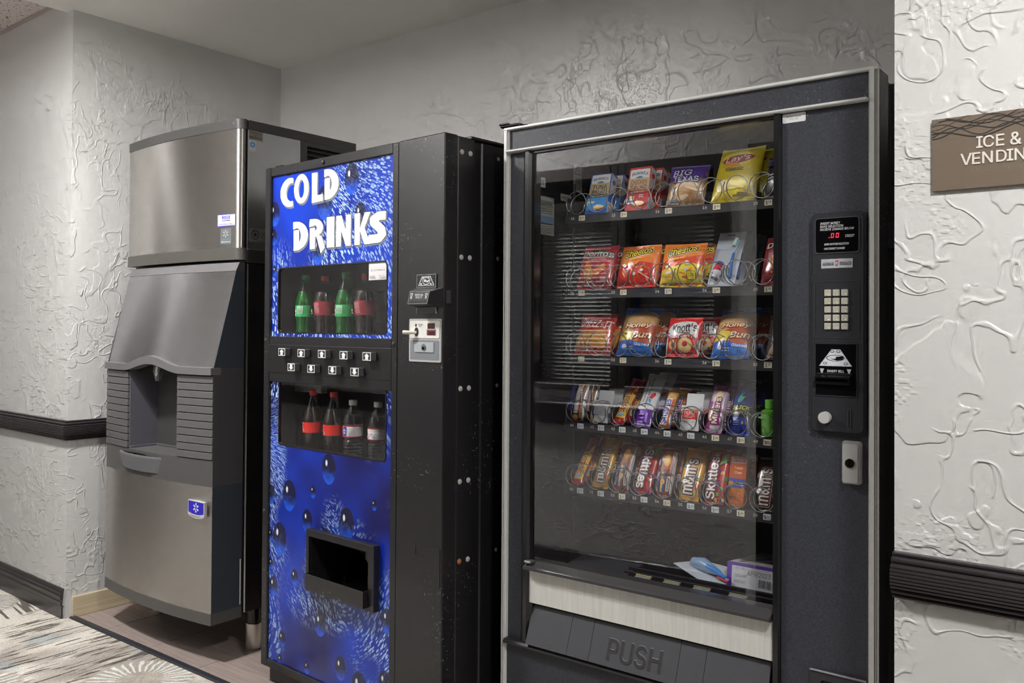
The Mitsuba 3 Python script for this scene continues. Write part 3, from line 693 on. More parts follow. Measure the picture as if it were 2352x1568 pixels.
# added glowing strip, hidden behind the header to brighten the shelves
lt = S('strip_lamp', pc(cbox(.10, .80, .043, .052, 1.7525, 1.7590, .002), srgb(230, 230, 226)), 'mat_satin', num=False)
scene[lt]['emitter'] = {'type': 'area', 'radiance': rgb((9.0, 8.9, 8.7)), 'sampling_weight': 0.6}
labels[lt] = {'label': 'added glowing strip hidden behind the header to brighten the shelves'}

# ------------------------------------------------------------------ cold drinks machine
FD = frame(-0.06396, (-2.58, 1.889, 0))
DM = thing('drinks_vending_machine', 'scuffed black drinks machine with a blue water-drop front reading COLD DRINKS', 'vending machine')
def D(part, pieces, mat, num=True, M=None): return add(DM + '__' + part, pieces if isinstance(pieces, list) else [pieces], mat, FD if M is None else M, part=num)
BK = srgb(27, 26, 28)
_inv = np.linalg.inv(FD)
def d_local(p):
    a, b, e = (float(x) for x in (_inv[0, 0], _inv[0, 1], _inv[0, 3]))
    return p.x * a + p.y * b + e, p.z
DROPS = [(.475, 1.718, .052), (.335, 1.655, .060), (.520, 1.600, .040), (.13, 1.77, .02), (.045, 1.64, .045), (.04, 1.56, .03), (.30, 1.50, .05), (.42, 1.52, .03), (.05, 1.44, .02), (.22, 1.20, .02),
         (.37, .785, .052), (.15, .67, .055), (.465, .62, .055), (.255, .60, .040), (.36, .545, .048), (.095, .515, .058), (.575, .49, .058), (.285, .70, .022), (.04, .66, .035), (.185, .40, .028),
         (.06, .345, .036), (.33, .275, .042), (.115, .175, .028), (.665, .36, .04), (.26, .115, .022), (.44, .16, .04), (.535, .12, .055), (.655, .17, .04), (.045, .42, .02), (.04, .52, .02), (.47, .50, .012), (.105, .10, .02), (.60, .70, .018)]
def water_c(p, n, uv):
    u, v = d_local(p)
    deep, blue, light = (srgb(c) for c in ((18, 18, 84), (12, 52, 172), (180, 212, 250)))
    up = smoothstep(1.0, 1.2, v)
    col = mix(deep, blue, dr.clip(.30 + .42 * up + 1.5 * (fbm(u * 6, v * 6, 2.0, octaves=2) - .5), 0, 1))
    # short dashes of light running along a swirling flow
    top = v > 1.0
    lo2 = u > .36 + .06 * noise(v * 9, 3.0, 1.0)
    cx = dr.select(top, .02, dr.select(lo2, -.15, -.12))
    cy = dr.select(top, 2.02, dr.select(lo2, .05, .86))
    dx, dy = u - cx, v - cy
    r = dr.sqrt(dx * dx + dy * dy) + 1e-4
    th = dr.atan2(dy, dx) + .22 * noise(u * 4, v * 4, 1.0)
    dash = mi.Float(0)
    for q, (ns, nr) in enumerate(((58.0, 44.0), (74.0, 58.0), (92.0, 70.0))):
        row = dr.floor(th * ns)
        seg = (r * nr) + 7 * cell_rand(row, q, 1)
        i = dr.floor(seg)
        on = cell_rand(row, i, 2 + q)
        fx, fy = th * ns - row - .5 + .25 * (cell_rand(row, i, 9 + q) - .5), seg - i - .5
        d = smoothstep(.40, .12, dr.abs(fx)) * smoothstep(.5, .25, dr.abs(fy))
        dash = dr.maximum(dash, d * smoothstep(.58, .92, on))
    den = smoothstep(.38, .60, fbm(u * 5 + 3, v * 5 + 1, 8.0, octaves=2))
    den = dr.select(top, dr.maximum(den, .75 * smoothstep(.30, .48, u)) * smoothstep(.02, .14, u + .3 * dr.abs(v - 1.6) - .05 * noise(v * 20, u * 9, 1.0)), den)
    low = dr.select(top, .95, .40 + .5 * smoothstep(.3, .9, noise(u * 4, v * 4, 5.0)))
    col = mix(col, light, dash * den * low)
    # drops: dark upper rim, bright belly, a spark
    for x, z, rad in DROPS:
        ax, az = (u - x) / (rad * .72), (v - z) / rad
        q = dr.sqrt(ax * ax + az * az)
        inside = smoothstep(1.0, .93, q)
        body = mix(srgb(20, 17, 34), srgb(30, 84, 208), smoothstep(.15, -.9, az + .35 * noise(u * 90, v * 90, 1.0) - .1))
        spark = smoothstep(.20, .08, dr.sqrt(dr.square(ax + .35) + dr.square((az - .35) * .8)))
        body = mix(body, srgb(238, 242, 255), spark * .9)
        col = mix(col, body, inside * .9)
    return col
scene['mat_water_print'] = two(prin(proc(water_c), 0.22, spec=.5))

# cabinet, door edge, groove, feet
D('cabinet', [pc(cbox(0, .9060, .31, .74, .075, 1.800, .004), BK), pc(cbox(0, .026, .158, .31, .075, 1.800, .004), BK), pc(cbox(.712, .9060, .158, .31, .075, 1.800, .004), BK),
              pc(cbox(.006, .026, .121, .158, .075, 1.800), BK), pc(cbox(.712, .9000, .121, .158, .075, 1.800), BK), pc(cbox(.004, .026, .0505, .121, .08, 1.8005, .003), BK), pc(cbox(.712, .9140, .0505, .121, .08, 1.8005, .003), BK),
              pc(cbox(.026, .712, .0505, .31, 1.495, 1.800), BK), pc(cbox(.026, .712, .0505, .31, 1.105, 1.185), BK), pc(cbox(.026, .712, .0505, .31, .60, .778), BK), pc(cbox(.026, .712, .0505, .31, .08, .38), BK),
              pc(cbox(.60, .914, .105, .74, 1.7995, 1.8085, .002), BK), pc(cbox(0.02, .9000, .16, .70, .045, .08), BK)], 'mat_black_paint')
for x, y in ((.01, .06), (.82, .06), (.01, .64), (.82, .64)): D('foot', pc(cbox(x, x + .08, y, y + .08, 0, .047, .004), srgb(30, 30, 32)), 'mat_satin')
D('base_rail', pc(cbox(.01, .90, .030, .06, .004, .052, .003), srgb(42, 42, 44)), 'mat_black_paint')
for z in (1.7555, 1.4505, 1.0710, .8035, .5745):
    for y in (.0655, .1005):
        m = dome(0, 0, 0, .0082, .0045)
        m.apply_transform(trimesh.transformations.rotation_matrix(math.pi / 2, [0, 0, 1])); m.apply_translation((.9140, y, z))
        D('side_bolt', pc(m, srgb(176, 172, 168) if not (z < .6 and y < .08) else srgb(150, 96, 60), 40), 'mat_satin')
for z in (1.7595, 1.4565, 1.0727, .5767):
    m = dome(0, 0, 0, .0062, .003)
    m.apply_transform(trimesh.transformations.rotation_matrix(math.pi / 2, [0, 0, 1])); m.apply_translation((.906, .2305, z))
    D('side_screw', pc(m, srgb(150, 148, 146), 40), 'mat_satin')
# door: frame bars round the two prints and the button board
fb = [cbox(0, .0335, .0, .0505, .063, 1.8035, .003), cbox(.684, .7135, .0, .0505, .063, 1.8015, .003), cbox(.0335, .684, .002, .0505, 1.771, 1.8025, .002), cbox(.0335, .684, .002, .0505, 1.0545, 1.2125, .002),
      cbox(.0335, .684, .002, .0505, .063, .090, .002), cbox(0.004, .910, .03, .0505, .066, .0905)]
D('door_frame', [pc(b, BK) for b in fb], 'mat_black_paint')
D('button_board', [pc(cbox(.0270, .6855, .0000, .01, 1.0855, 1.1835, .0015), srgb(20, 19, 20))], 'mat_satin')
D('coin_column', [pc(cbox(.7150, .9145, -.003, .0505, .066, 1.8025, .003), BK)], 'mat_black_paint')
for x, z in ((.012, 1.198), (.695, 1.196), (.335, 1.786), (.012, .60)): D('door_bolt', pc(dome(x, z, 0.0, .0075, .004), srgb(50, 49, 50), 40), 'mat_gloss')
D('lock_tab', pc(cbox(.045, .085, .01, .05, 1.803, 1.809, .002), BK), 'mat_black_paint')
# printed panels with their windows
WU, WL = rrect(.0757, 1.2275, .6510, 1.4465, .013), rrect(.0860, .8405, .6510, 1.0600, .012)
D('upper_print', pc(prism_y(sbox(.0335, 1.2125, .684, 1.771).difference(WU), .010, .014)), 'mat_water_print', num=False)
CH = sbox(.294, .395, .6, .567)
D('lower_print', pc(prism_y(sbox(.0335, .090, .684, 1.0545).difference(WL).difference(CH), .010, .014)), 'mat_water_print', num=False)
for nm, w in (('upper_window', WU), ('lower_window', WL)):
    D(nm + '_gasket', pc(prism_y(w.buffer(.0035).difference(w.buffer(-.0005)).intersection(sbox(.03, .8, .69, 1.0545 if nm[0] == 'l' else 1.8)), .008, .02), srgb(20, 20, 22)), 'mat_satin', num=False)
    v, f = trimesh.creation.triangulate_polygon(w.intersection(sbox(0, 0, 1, 1.0545 if nm[0] == 'l' else 2)), engine='earcut')
    D(nm, pc(trimesh.Trimesh(np.c_[v[:, 0], np.full(len(v), .0125), v[:, 1]], f, process=False)), 'mat_window', num=False)
card = Art(.0877, .0540).rect(-.5, 0, .5, 1, '#d9d5d6').text('SELL OUT? TRY SERVAL TEL', 0, .56, width=.78, height=.055, color='#43424a').lines(-.44, .08, -.12, .3, 3, '#8f8d92', .35, 3).lines(.12, .08, .46, .3, 3, '#8f8d92', .35, 5)
D('notice_card', card.pieces(flat(.0115, .6067, 1.3920)), 'mat_matte', num=False)
INB = srgb(58, 58, 62)
for z0, z1 in ((1.187, 1.49), (.782, 1.10)):
    D('display_case', [pc(cbox(.03, .70, .30, .305, z0, z1), INB), pc(cbox(.03, .70, .016, .305, z1 - .004, z1), INB), pc(cbox(.03, .70, .016, .305, z0, z0 + .004), INB), pc(cbox(.03, .034, .016, .305, z0, z1), INB), pc(cbox(.697, .70, .016, .305, z0, z1), INB),
                        pc(cbox(.034, .697, .235, .238, z0 + .004, z0 + .075), srgb(48, 48, 52))], 'mat_satin')
D('price_rail', pc(cbox(.04, .20, .10, .13, 1.015, 1.075, .003), srgb(120, 120, 120)), 'mat_satin', num=False)

# lettering of the sign, one piece per letter (white face on a dark drop edge)
def ell(cx, cy, rx, ry): return affinity.scale(Point(cx, cy).buffer(1, quad_segs=16), rx, ry, origin=(cx, cy))
def bowl(x0, x1, y0, y1, th):
    o = ell(x0, (y0 + y1) / 2, x1 - x0, (y1 - y0) / 2).intersection(sbox(x0 - .02, y0, x1 + 1, y1))
    i = ell(x0, (y0 + y1) / 2, x1 - x0 - th * 1.15, (y1 - y0) / 2 - th * .8).intersection(sbox(x0 - .02, y0, x1 + 1, y1))
    return o.difference(i)
LET = {}
LET['O'] = ell(.30, .5, .30, .5).difference(ell(.30, .5, .125, .33))
LET['C'] = ell(.36, .5, .36, .5).difference(ell(.42, .5, .20, .33)).difference(sbox(.42, .27, 1, .78)).difference(sbox(.47, -.2, 1, 1.2))
LET['L'] = Polygon([(.0, 0), (.46, .02), (.46, .23), (.22, .22), (.22, 1), (.0, 1)])
LET['D'] = unary_union([sbox(.02, 0, .24, .70), bowl(.12, .62, 0, 1, .25).union(Polygon([(0, .76), (.0, 1), (.16, 1), (.16, .8)]))]).difference(sbox(.0, .70, .26, .745))
LET['R'] = unary_union([sbox(.03, 0, .24, .70), bowl(.18, .58, .40, 1, .22), Polygon([(0, .76), (.02, 1), (.2, 1), (.2, .78)]), Polygon([(.30, .46), (.52, .40), (.66, .02), (.50, -.17)])]).difference(sbox(.0, .70, .25, .745))
LET['I'] = sbox(0, 0, .22, 1)
LET['N'] = Polygon([(0, 0), (.2, 0), (.2, .55), (.42, 0), (.62, 0), (.62, 1), (.42, 1), (.42, .46), (.22, 1), (0, 1)])
LET['K'] = unary_union([sbox(0, 0, .22, 1), Polygon([(.22, .48), (.43, 1), (.66, 1), (.42, .52), (.66, .0), (.42, .0)])])
LET['S'] = unary_union([LineString([(.56, .82), (.34, .83), (.17, .74), (.17, .64), (.30, .52), (.42, .40), (.45, .26), (.34, .14), (.0, .13)]).buffer(.125, cap_style=2, join_style=1)]).intersection(sbox(0, 0, .58, 1))
def word(chars, y0, h):
    for ch, x0, x1, dz, sc in chars:
        g = LET[ch]; b = g.bounds
        g = affinity.translate(affinity.scale(affinity.translate(g, -b[0], 0), (x1 - x0) / (b[2] - b[0]), h * sc, origin=(0, 0)), x0, y0 + dz)
        g = g.buffer(.0012, quad_segs=2).buffer(0)
        drop = unary_union([affinity.translate(g, t * .0045, -t * .0058) for t in (.35, .7, 1)]).buffer(.0006)
        rim = g.buffer(.0016, quad_segs=2)
        a = Art(2, 4, clip=sbox(-1, 0, 2, 3)).add(drop, '#6d7078').add(rim, '#1d2230').add(g, '#f1f2f6')
        D('letter', a.pieces(lambda u, v, l: np.c_[u, np.full_like(u, .0098) - l, v], lift=2.5e-4), 'mat_sign_white')
scene['mat_sign_white'] = two(prin(VC, .35))
word([('C', .0815, .155, 0, 1), ('O', .163, .246, .006, 1), ('L', .265, .325, .002, 1), ('D', .333, .409, .006, 1)], 1.658, .098)
word([('D', .160, .244, 0, .98), ('R', .252, .338, 0, 1.0), ('I', .349, .388, 0, 1), ('N', .399, .474, 0, 1), ('K', .494, .570, 0, 1), ('S', .563, .646, 0, 1.02)], 1.506, .098)

# nine selection buttons with arrows
for i, (x, z, up) in enumerate([(.1444, 1.1601, 1), (.2567, 1.1588, 1), (.3699, 1.1588, 1), (.4832, 1.1579, 1), (.5975, 1.1571, 1), (.2006, 1.1104, 0), (.3127, 1.1091, 0), (.4263, 1.1087, 0), (.5387, 1.1075, 0)]):
    bk = D('selection_button', [pc(cbox(x - .020, x + .020, -.022, .0, z - .0128, z + .0128, .0015), srgb(78, 78, 80))], 'mat_satin')
    a = Art(.040, .0256).rect(-.5, 0, .5, 1, '#c9c9c6').rect(-.435, .10, .435, .90, '#333336')
    s = 1 if up else -1
    a.poly([(-.31, .5 - s * -.02), (0, .5 + s * .36), (.31, .5 - s * -.02), (.17, .5 - s * -.02), (.17, .5 - s * .38), (-.17, .5 - s * .38), (-.17, .5 - s * -.02)], '#ececea')
    for sx in (-1, 1): a.rect(sx * .30 - .055, .5 - s * .36 if up else .56, sx * .30 + .055, (.5 - s * .36) + .22 if up else .86, '#17171a')
    add(bk + '__arrow', a.pieces(flat(-.0222, x, z - .0128)), 'mat_satin', FD)
# bill inlet
em = Art(.0825, .0385).rect(-.5, 0, .5, 1, '#8d8d90').rect(-.48, .04, .48, .96, '#161618').poly([(-.42, .14), (.42, .14), (.22, .86), (-.22, .86)], '#b9b9ba').poly([(-.36, .20), (.36, .20), (.18, .80), (-.18, .80)], '#29292c')
em.blob(0, .5, .20, .135, '#c4c4c5').blob(0, .5, .17, .105, '#232326').blob(-.05, .52, .08, .05, '#c9c9ca').poly([(0, .46), (.17, .62), (.20, .54), (.06, .36)], '#c9c9ca')
for x, y in ((-.26, .28), (.24, .28), (-.14, .73), (.13, .73)): em.blob(x, y, .045, .035, '#c4c4c5')
D('bill_emblem', [pc(cbox(.8030, .8855, -.006, 0, 1.3615, 1.4000, .001), srgb(30, 30, 32))] + em.pieces(flat(-.0062, .8442, 1.3615)), 'mat_satin', num=False)
D('bill_plate', [pc(cbox(.8030, .8875, -.006, 0, 1.2865, 1.3615, .001), srgb(30, 30, 32)), pc(cbox(.8835, .8875, -.0075, 0, 1.2865, 1.3045, .0008), srgb(150, 150, 150)), pc(cbox(.8030, .8060, -.0075, 0, 1.2865, 1.3045, .0008), srgb(120, 120, 120))], 'mat_gloss', num=False)
P8 = np.array([(.8030, -.004, 1.3610), (.9120, -.004, 1.3590), (.9120, -.004, 1.3055), (.8030, -.004, 1.3045), (.8300, -.056, 1.3500), (.9120, -.056, 1.3470), (.9085, -.062, 1.3130), (.8265, -.062, 1.3125)])
hull = trimesh.convex.convex_hull(P8)
hk = D('bill_inlet', [pc(hull, srgb(30, 30, 33))], 'mat_satin', num=False)
def face_map(u, v, l):
    a, b, c, d = P8[7], P8[6], P8[5], P8[4]
    s, t = (u / .084 + .5)[:, None], (v / .0375)[:, None]
    return (a * (1 - s) + b * s) * (1 - t) + (d * (1 - s) + c * s) * t + np.array([0, -1, 0.08]) * l
a = Art(.084, .0375).rect(-.5, 0, .5, 1, '#77777a', r=.002).rect(-.485, .035, .485, .965, '#232326', r=.002).text('INSERT BILL', .02, .72, width=.44, height=.07, color='#c9c9cc').text('FACE UP', .02, .52, width=.32, height=.065, color='#c9c9cc').rect(-.40, .10, .42, .27, '#020203')
for x in (-.36, .39): a.poly([(x - .07, .84), (x + .07, .84), (x + .035, .40), (x - .02, .40)], '#b5b5b8').poly([(x - .035, .77), (x + .035, .77), (x + .01, .52)], '#232326')
add(hk + '__bill_face', a.pieces(face_map, lift=2e-4), 'mat_satin', FD)
D('bill_side_catch', pc(cbox(.9145, .9175, .004, .022, 1.315, 1.353, .001), srgb(62, 62, 64)), 'mat_gloss', num=False)
# coin panel
D('coin_panel', [pc(prism_y(rrect(.7730, 1.1475, .9065, 1.2720, .004), -.007, 0), srgb(176, 174, 172)), pc(prism_y(rrect(.7790, 1.2160, .9010, 1.2660, .004), -.0085, 0), srgb(226, 224, 218)), pc(prism_y(rrect(.7790, 1.1535, .9010, 1.2100, .004), -.0076, 0), srgb(122, 126, 132)),
                 pc(prism_y(rrect(.7985, 1.1755, .8795, 1.2045, .003), -.0100, 0), srgb(168, 172, 176))] +
  Art(.122, .05).rect(.11, .54, .36, .86, '#3b1118').rect(.08, .16, .40, .52, '#8a8078').rect(.11, .17, .38, .45, '#54141c').rect(.17, .23, .35, .33, '#23080c').blob(-.29, .74, .022, .035, '#17171a').text('EXACT CHANGE', -.13, .78, width=.16, height=.03, color='#57575c').text('ONLY', -.14, .68, width=.09, height=.03, color='#57575c').blob(-.27, .36, .07, .105, '#17171a').pieces(flat(-.0087, .840, 1.2160)) +
  Art(.0810, .029).blob(.0, .55, .10, .10, '#7a7d80').blob(0.01, .5, .05, .05, '#17171a').pieces(flat(-.0102, .8390, 1.1755)), 'mat_satin', num=False)
D('return_lever', [pc(tube([(.806, -.008, 1.2320), (.790, -.026, 1.2320), (.774, -.030, 1.2325)], [.0045, .0058, .0062], 10), srgb(222, 218, 200))], 'mat_satin', num=False)
D('coin_lock', [pc(disc(.8400, 1.1900, .0085, -.0125, -.009), srgb(150, 150, 150)), pc(disc(.8400, 1.1870, .0045, -.0135, -.0115), srgb(30, 30, 30)), pc(dome(.8390, 1.1815, -.0105, .003, .002), srgb(210, 210, 210))], 'mat_metal', num=False)
# access plate with a square hole
D('access_plate', [pc(prism_y(sbox(.7935, .5120, .9062, .6205).difference(sbox(.8050, .5890, .8420, .6150)), -.0045, -.002), BK), pc(cbox(.7935, .9062, -.0052, -.003, .5110, .5128), srgb(140, 140, 140)), pc(prism_y(sbox(.8050, .5890, .8420, .6150), -.0032, -.0028), (0.001,) * 3), pc(dome(.852, .5925, -.0045, .0022, .001), srgb(150, 150, 150))], 'mat_black_paint', num=False)
# delivery chute
ck = D('delivery_chute', [pc(prism_y(sbox(.2805, .3815, .6265, .5815).difference(sbox(.2945, .3950, .5995, .5600)), -.012, .012), srgb(40, 39, 40)), pc(cbox(.2805, .6265, -.0135, -.004, .5785, .5825, .001), srgb(126, 124, 122)),
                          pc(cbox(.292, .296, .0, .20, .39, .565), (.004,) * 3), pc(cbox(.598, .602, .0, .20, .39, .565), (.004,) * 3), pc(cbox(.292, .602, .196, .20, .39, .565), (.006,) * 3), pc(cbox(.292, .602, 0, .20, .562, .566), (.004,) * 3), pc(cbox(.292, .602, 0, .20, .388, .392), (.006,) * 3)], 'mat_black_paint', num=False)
add(ck + '__catch_tray', [pc(cbox(.2990, .5985, -.030, -.0265, .3930, .4430, .0008), srgb(44, 43, 44)), pc(cbox(.2990, .3025, -.028, .06, .3930, .4430), srgb(28, 28, 29)), pc(cbox(.5950, .5985, -.028, .06, .3930, .4430), srgb(44, 43, 44)), pc(cbox(.30, .598, -.028, .06, .3915, .3945), srgb(22, 22, 23)),
                          pc(cbox(.2990, .5985, -.0308, -.0262, .3915, .3940, .0006), srgb(128, 126, 122))], 'mat_black_paint', FD)
add(ck + '__inner_baffle', [pc(prism_y(Polygon([(.535, .557), (.599, .557), (.599, .47), (.556, .505), (.535, .52)]), .03, .034), srgb(50, 49, 50)), pc(prism_y(Polygon([(.297, .557), (.42, .557), (.42, .50), (.297, .505)]), .12, .124), srgb(64, 62, 60))], 'mat_black_paint', FD)
for x, z in ((.41, .452), (.47, .447)): add(ck + '__rivet', pc(dome(x, z, .19, .009, .005), srgb(190, 182, 166), 40), 'mat_satin', FD, part=True)

# bottles in the two display cases
def bottle_profile(kind):
    if kind == 'water':
        p = [(.0, .0), (.026, .0), (.031, .005)]
        for i in range(7): z = .010 + .0105 * i; p += [(.0325, z), (.0305, z + .004), (.0325, z + .008)]
        p += [(.0285, .088), (.0325, .096), (.0325, .137), (.0325, .146), (.030, .160), (.022, .182), (.0125, .196), (.0125, .205)]
        return p
    if kind == 'round':
        return [(.0, .004), (.022, .0), (.033, .006), (.0335, .03), (.0305, .055), (.0335, .078), (.0355, .09), (.0355, .146), (.0350, .158), (.031, .174), (.022, .187), (.014, .194), (.0128, .208), (.0128, .215)]
    return [(.0, .004), (.022, .0), (.0335, .008), (.0345, .03), (.031, .052), (.0325, .07), (.0345, .085), (.0350, .130), (.0345, .142), (.027, .170), (.0185, .195), (.0140, .208), (.0128, .216), (.0128, .222)]
def cyl_map(R, phi0, z0):
    return lambda u, v, l: np.c_[(R + l) * np.sin(u / R + phi0), -(R + l) * np.cos(u / R + phi0), v + z0]
def make_bottle(label, kind, cap, fill, lab, x, z, y, shell='mat_plastic_clear', group=None, turn=0.0, lz=(.088, .128), sub='label'):
    k = thing('drink_bottle', label, 'bottle', group)
    M = FD @ frame(-.55 - turn * 0, (x, y, z))
    prof = np.array(bottle_profile(kind)); top = prof[-1, 1]
    add(k + '__body', pc(lathe(prof, 28), (.5, .5, .5), 50), shell, M)
    if fill is not None:
        lev = top * .80 if kind != 'water' else top * .82
        q = prof[prof[:, 1] < lev]; q = np.vstack([np.c_[np.maximum(q[:, 0] - .0010, 0), q[:, 1] + .001], [np.interp(lev, prof[:, 1], prof[:, 0]) - .001, lev], [0, lev]])
        if kind == 'water': add(k + '__water', pc(lathe(q, 28), (.5,) * 3, 50), 'mat_water', M)
        else: add(k + '__drink', pc(lathe(q, 28), srgb(fill), 50), 'mat_gloss', M)
    cp = [(.0, top + .014), (.0125, top + .014), (.0140, top + .0125), (.0142, top - .003), (.0135, top - .004)]
    add(k + '__cap', pc(lathe(cp[::-1], 30), srgb(cap), 40), 'mat_satin', M)
    R = np.interp((lz[0] + lz[1]) / 2, prof[:, 1], prof[:, 0]) + .0006
    add(k + '__' + sub, lab.pieces(cyl_map(R, turn, lz[0]), step=.006), 'mat_satin', M)
    return k
def label_band(h, bg, R=.0356, turn=0):
    return Art(2 * math.pi * R * .999, h).rect(-.5, 0, .5, 1, bg)
def lab_lime():
    a = label_band(.040, '#2fa457'); w = a.w
    a.text('Sprite', -.105, .50, width=.15, height=.055, color='#e9f4ea', shear=12).poly([(-.12, .62), (-.07, .74), (-.045, .93), (-.02, .70), (.015, .60), (-.015, .48), (-.03, .33), (-.06, .42)], '#e9f4ea').poly([(-.10, .62), (-.06, .70), (-.045, .84), (-.03, .66), (-.005, .60), (-.028, .5), (-.04, .42), (-.06, .50)], '#2fa457').text('Sprite', -.095, .52, width=.12, height=.045, color='#e9f4ea', shear=12)
    return a.rect(.035, .38, .065, .62, '#dcebdd', r=.002).rect(.035, .08, .06, .32, '#bfe0c6').rect(.085, .24, .20, .92, '#b9d8c0').lines(.09, .28, .195, .9, 7, '#4c8f62', .4, 2).rect(-.06, .12, .0, .2, '#c9e6cf')
def lab_cherry():
    a = label_band(.047, '#8c2431').blob(-.11, .63, .10, .075, '#e8dcdc', 20).blob(-.11, .63, .088, .063, '#8c2431', 20).text('Dr', -.12, .78, height=.035, color='#f2e8e8', shear=14).text('Pepper', -.095, .62, width=.14, height=.042, color='#f2e8e8', shear=14, rot=14)
    a.blob(-.085, .24, .05, .05, '#e8dcdc').blob(-.085, .24, .038, .038, '#8c2431').text('23', -.085, .24, height=.028, color='#f2e8e8')
    return a.lines(.075, .16, .16, .92, 9, '#c99aa0', .4, 7).rect(.02, .1, .06, .16, '#c99aa0').rect(.02, .22, .05, .42, '#c99aa0', r=.001)
def lab_cola():
    a = label_band(.036, '#d8281f')
    a.text('Cola', -.045, .53, width=.15, height=.085, color='#f5f0ee', shear=24, bold=True, thick=.0).text('Coca', -.205, .53, width=.14, height=.08, color='#f5f0ee', shear=24).poly([(-.12, .78), (-.02, .86), (.05, .84), (.055, .88), (-.02, .92), (-.13, .84)], '#f5f0ee').text('ORIGINAL TASTE', -.12, .90, width=.11, height=.018, color='#f3cfcb')
    return a.rect(.055, .10, .085, .36, '#b9c3cc', r=.002).rect(.060, .14, .080, .32, '#6f7d8a').rect(-.5, .0, .5, .05, '#c4241c')
def lab_water(first):
    a = label_band(.037, '#e9e4e6', R=.0331).rect(-.5, 0, .5, .08, '#c7303c').rect(-.5, .93, .5, 1, '#c7303c')
    if first:
        a.rect(-.5, .08, .02, .45, '#cf2f38').text('Ozarka', -.12, .64, width=.24, height=.075, color='#c4202e', outline=((.012, '#f2eef0'),)).poly([(-.2, .36), (-.02, .42), (-.02, .30), (-.2, .22)], '#e3b23a').rect(.025, .1, .125, .92, '#2b3f9e').poly([(.075, .80), (.09, .60), (.12, .58), (.095, .44), (.105, .22), (.075, .36), (.045, .22), (.055, .44), (.03, .58), (.06, .60)], '#c9d3e8').rect(.04, .42, .11, .55, '#c9483c').lines(.14, .15, .25, .85, 6, '#9aa4b5', .4, 3)
    else:
        a.rect(-.5, .72, .5, .92, '#d8cfc8').text('1.5x', -.05, .8, height=.04, color='#3d6b3f').text('OZARKA', -.06, .50, width=.22, height=.06, color='#c4202e').rect(-.14, .08, .03, .36, '#c4352c').rect(-.12, .14, .01, .30, '#d9a13a').poly([(.05, .1), (.14, .62), (.10, .62), (.02, .3)], '#c9c4c8').lines(.12, .2, .24, .6, 4, '#9aa4b5', .4, 4)
    return a
G1, G2 = 'soft drinks in the upper window', 'bottles in the lower window'
ZU, ZW = 1.194, .804
zt = 1.4290
make_bottle('green lemon-lime bottle at the left of the upper drinks window', 'cone', '#2f9c63', '#1d5b33', lab_lime(), .106, zt - .236, .100, 'mat_green_clear', G1)
make_bottle('dark cola bottle with a maroon label between the two green bottles', 'round', '#a83a45', '#1c0f0e', lab_cherry(), .2187, zt - .236, .100, 'mat_plastic_clear', G1, 0, (.093, .140))
make_bottle('green lemon-lime bottle between the two maroon-labelled bottles', 'cone', '#2f9c63', '#1d5b33', lab_lime(), .3345, zt - .236, .100, 'mat_green_clear', G1, -.12)
make_bottle('dark cola bottle with a maroon label, its cap partly behind the white card', 'round', '#a83a45', '#1c0f0e', lab_cherry(), .4400, zt - .236, .100, 'mat_plastic_clear', G1, -.05, (.093, .140))
make_bottle('dim cola bottle right of and behind the white card', 'round', '#a83a45', '#1c0f0e', lab_cherry(), .5700, zt - .236, .190, 'mat_plastic_clear', G1, .5, (.093, .140))
make_bottle('red-labelled cola bottle at the left of the lower window', 'cone', '#d8413c', '#190d0b', lab_cola(), .1569, 1.0262 - .236, .100, 'mat_plastic_clear', G2, 0, (.090, .126))
make_bottle('red-labelled cola bottle beside the water bottles', 'cone', '#d8413c', '#190d0b', lab_cola(), .2747, 1.0262 - .236, .100, 'mat_plastic_clear', G2, -.06, (.090, .126))
make_bottle('clear water bottle with a red, white and blue label', 'water', '#e6e8ea', '#000000', lab_water(True), .3788, 1.0053 - .219, .100, 'mat_plastic_clear', G2, 0, (.098, .135))
make_bottle('clear water bottle with a red and white label at the window edge', 'water', '#e6e8ea', '#000000', lab_water(False), .5074, 1.0070 - .219, .100, 'mat_plastic_clear', G2, 0, (.098, .135))

# ------------------------------------------------------------------ ice maker on its dispenser bin
FI = frame(0.0, (-3.60, 1.855, 0))
IB = thing('ice_dispenser', 'stainless and charcoal ice dispenser bin with a drip tray, standing on steel legs', 'ice dispenser')
def I(part, pieces, mat, num=True, own=None, uv=None): return add((own or IB) + '__' + part, pieces if isinstance(pieces, list) else [pieces], mat, FI, part=num, uv=uv)
CH = srgb(74, 73, 73)
UV = lambda v: v[:, [0, 2]]
def yb(x): return -.030 * (1 - ((np.asarray(x, float) - .385) / .385) ** 2)
def bow(x0, x1, off=0.0, back=None, n=18, f=yb):
    xs = np.linspace(x0, x1, n)
    fr = list(zip(xs, f(xs) + off))
    return fr + ([(x1, back), (x0, back)] if back is not None else [(x, y + .003) for x, y in fr[::-1]])
def sheet(fn, x0, x1, t0, t1, nx=24, nt=8):
    """surface fn(x, t) -> points, smooth normals by difference"""
    X, Tt = np.meshgrid(np.linspace(x0, x1, nx), np.linspace(t0, t1, nt), indexing='ij')
    i, j = np.meshgrid(np.arange(nx - 1), np.arange(nt - 1), indexing='ij')
    q = np.stack([i * nt + j, (i + 1) * nt + j, (i + 1) * nt + j + 1, i * nt + j + 1], -1).reshape(-1, 4)
    return wrap(X.ravel(), Tt.ravel(), np.vstack([q[:, [0, 1, 2]], q[:, [0, 2, 3]]]), fn) if False else wrap(np.c_[X.ravel(), Tt.ravel()], np.vstack([q[:, [0, 1, 2]], q[:, [0, 2, 3]]]), lambda u, v, l: fn(u, v), 0.0, (.5, .5, .5))
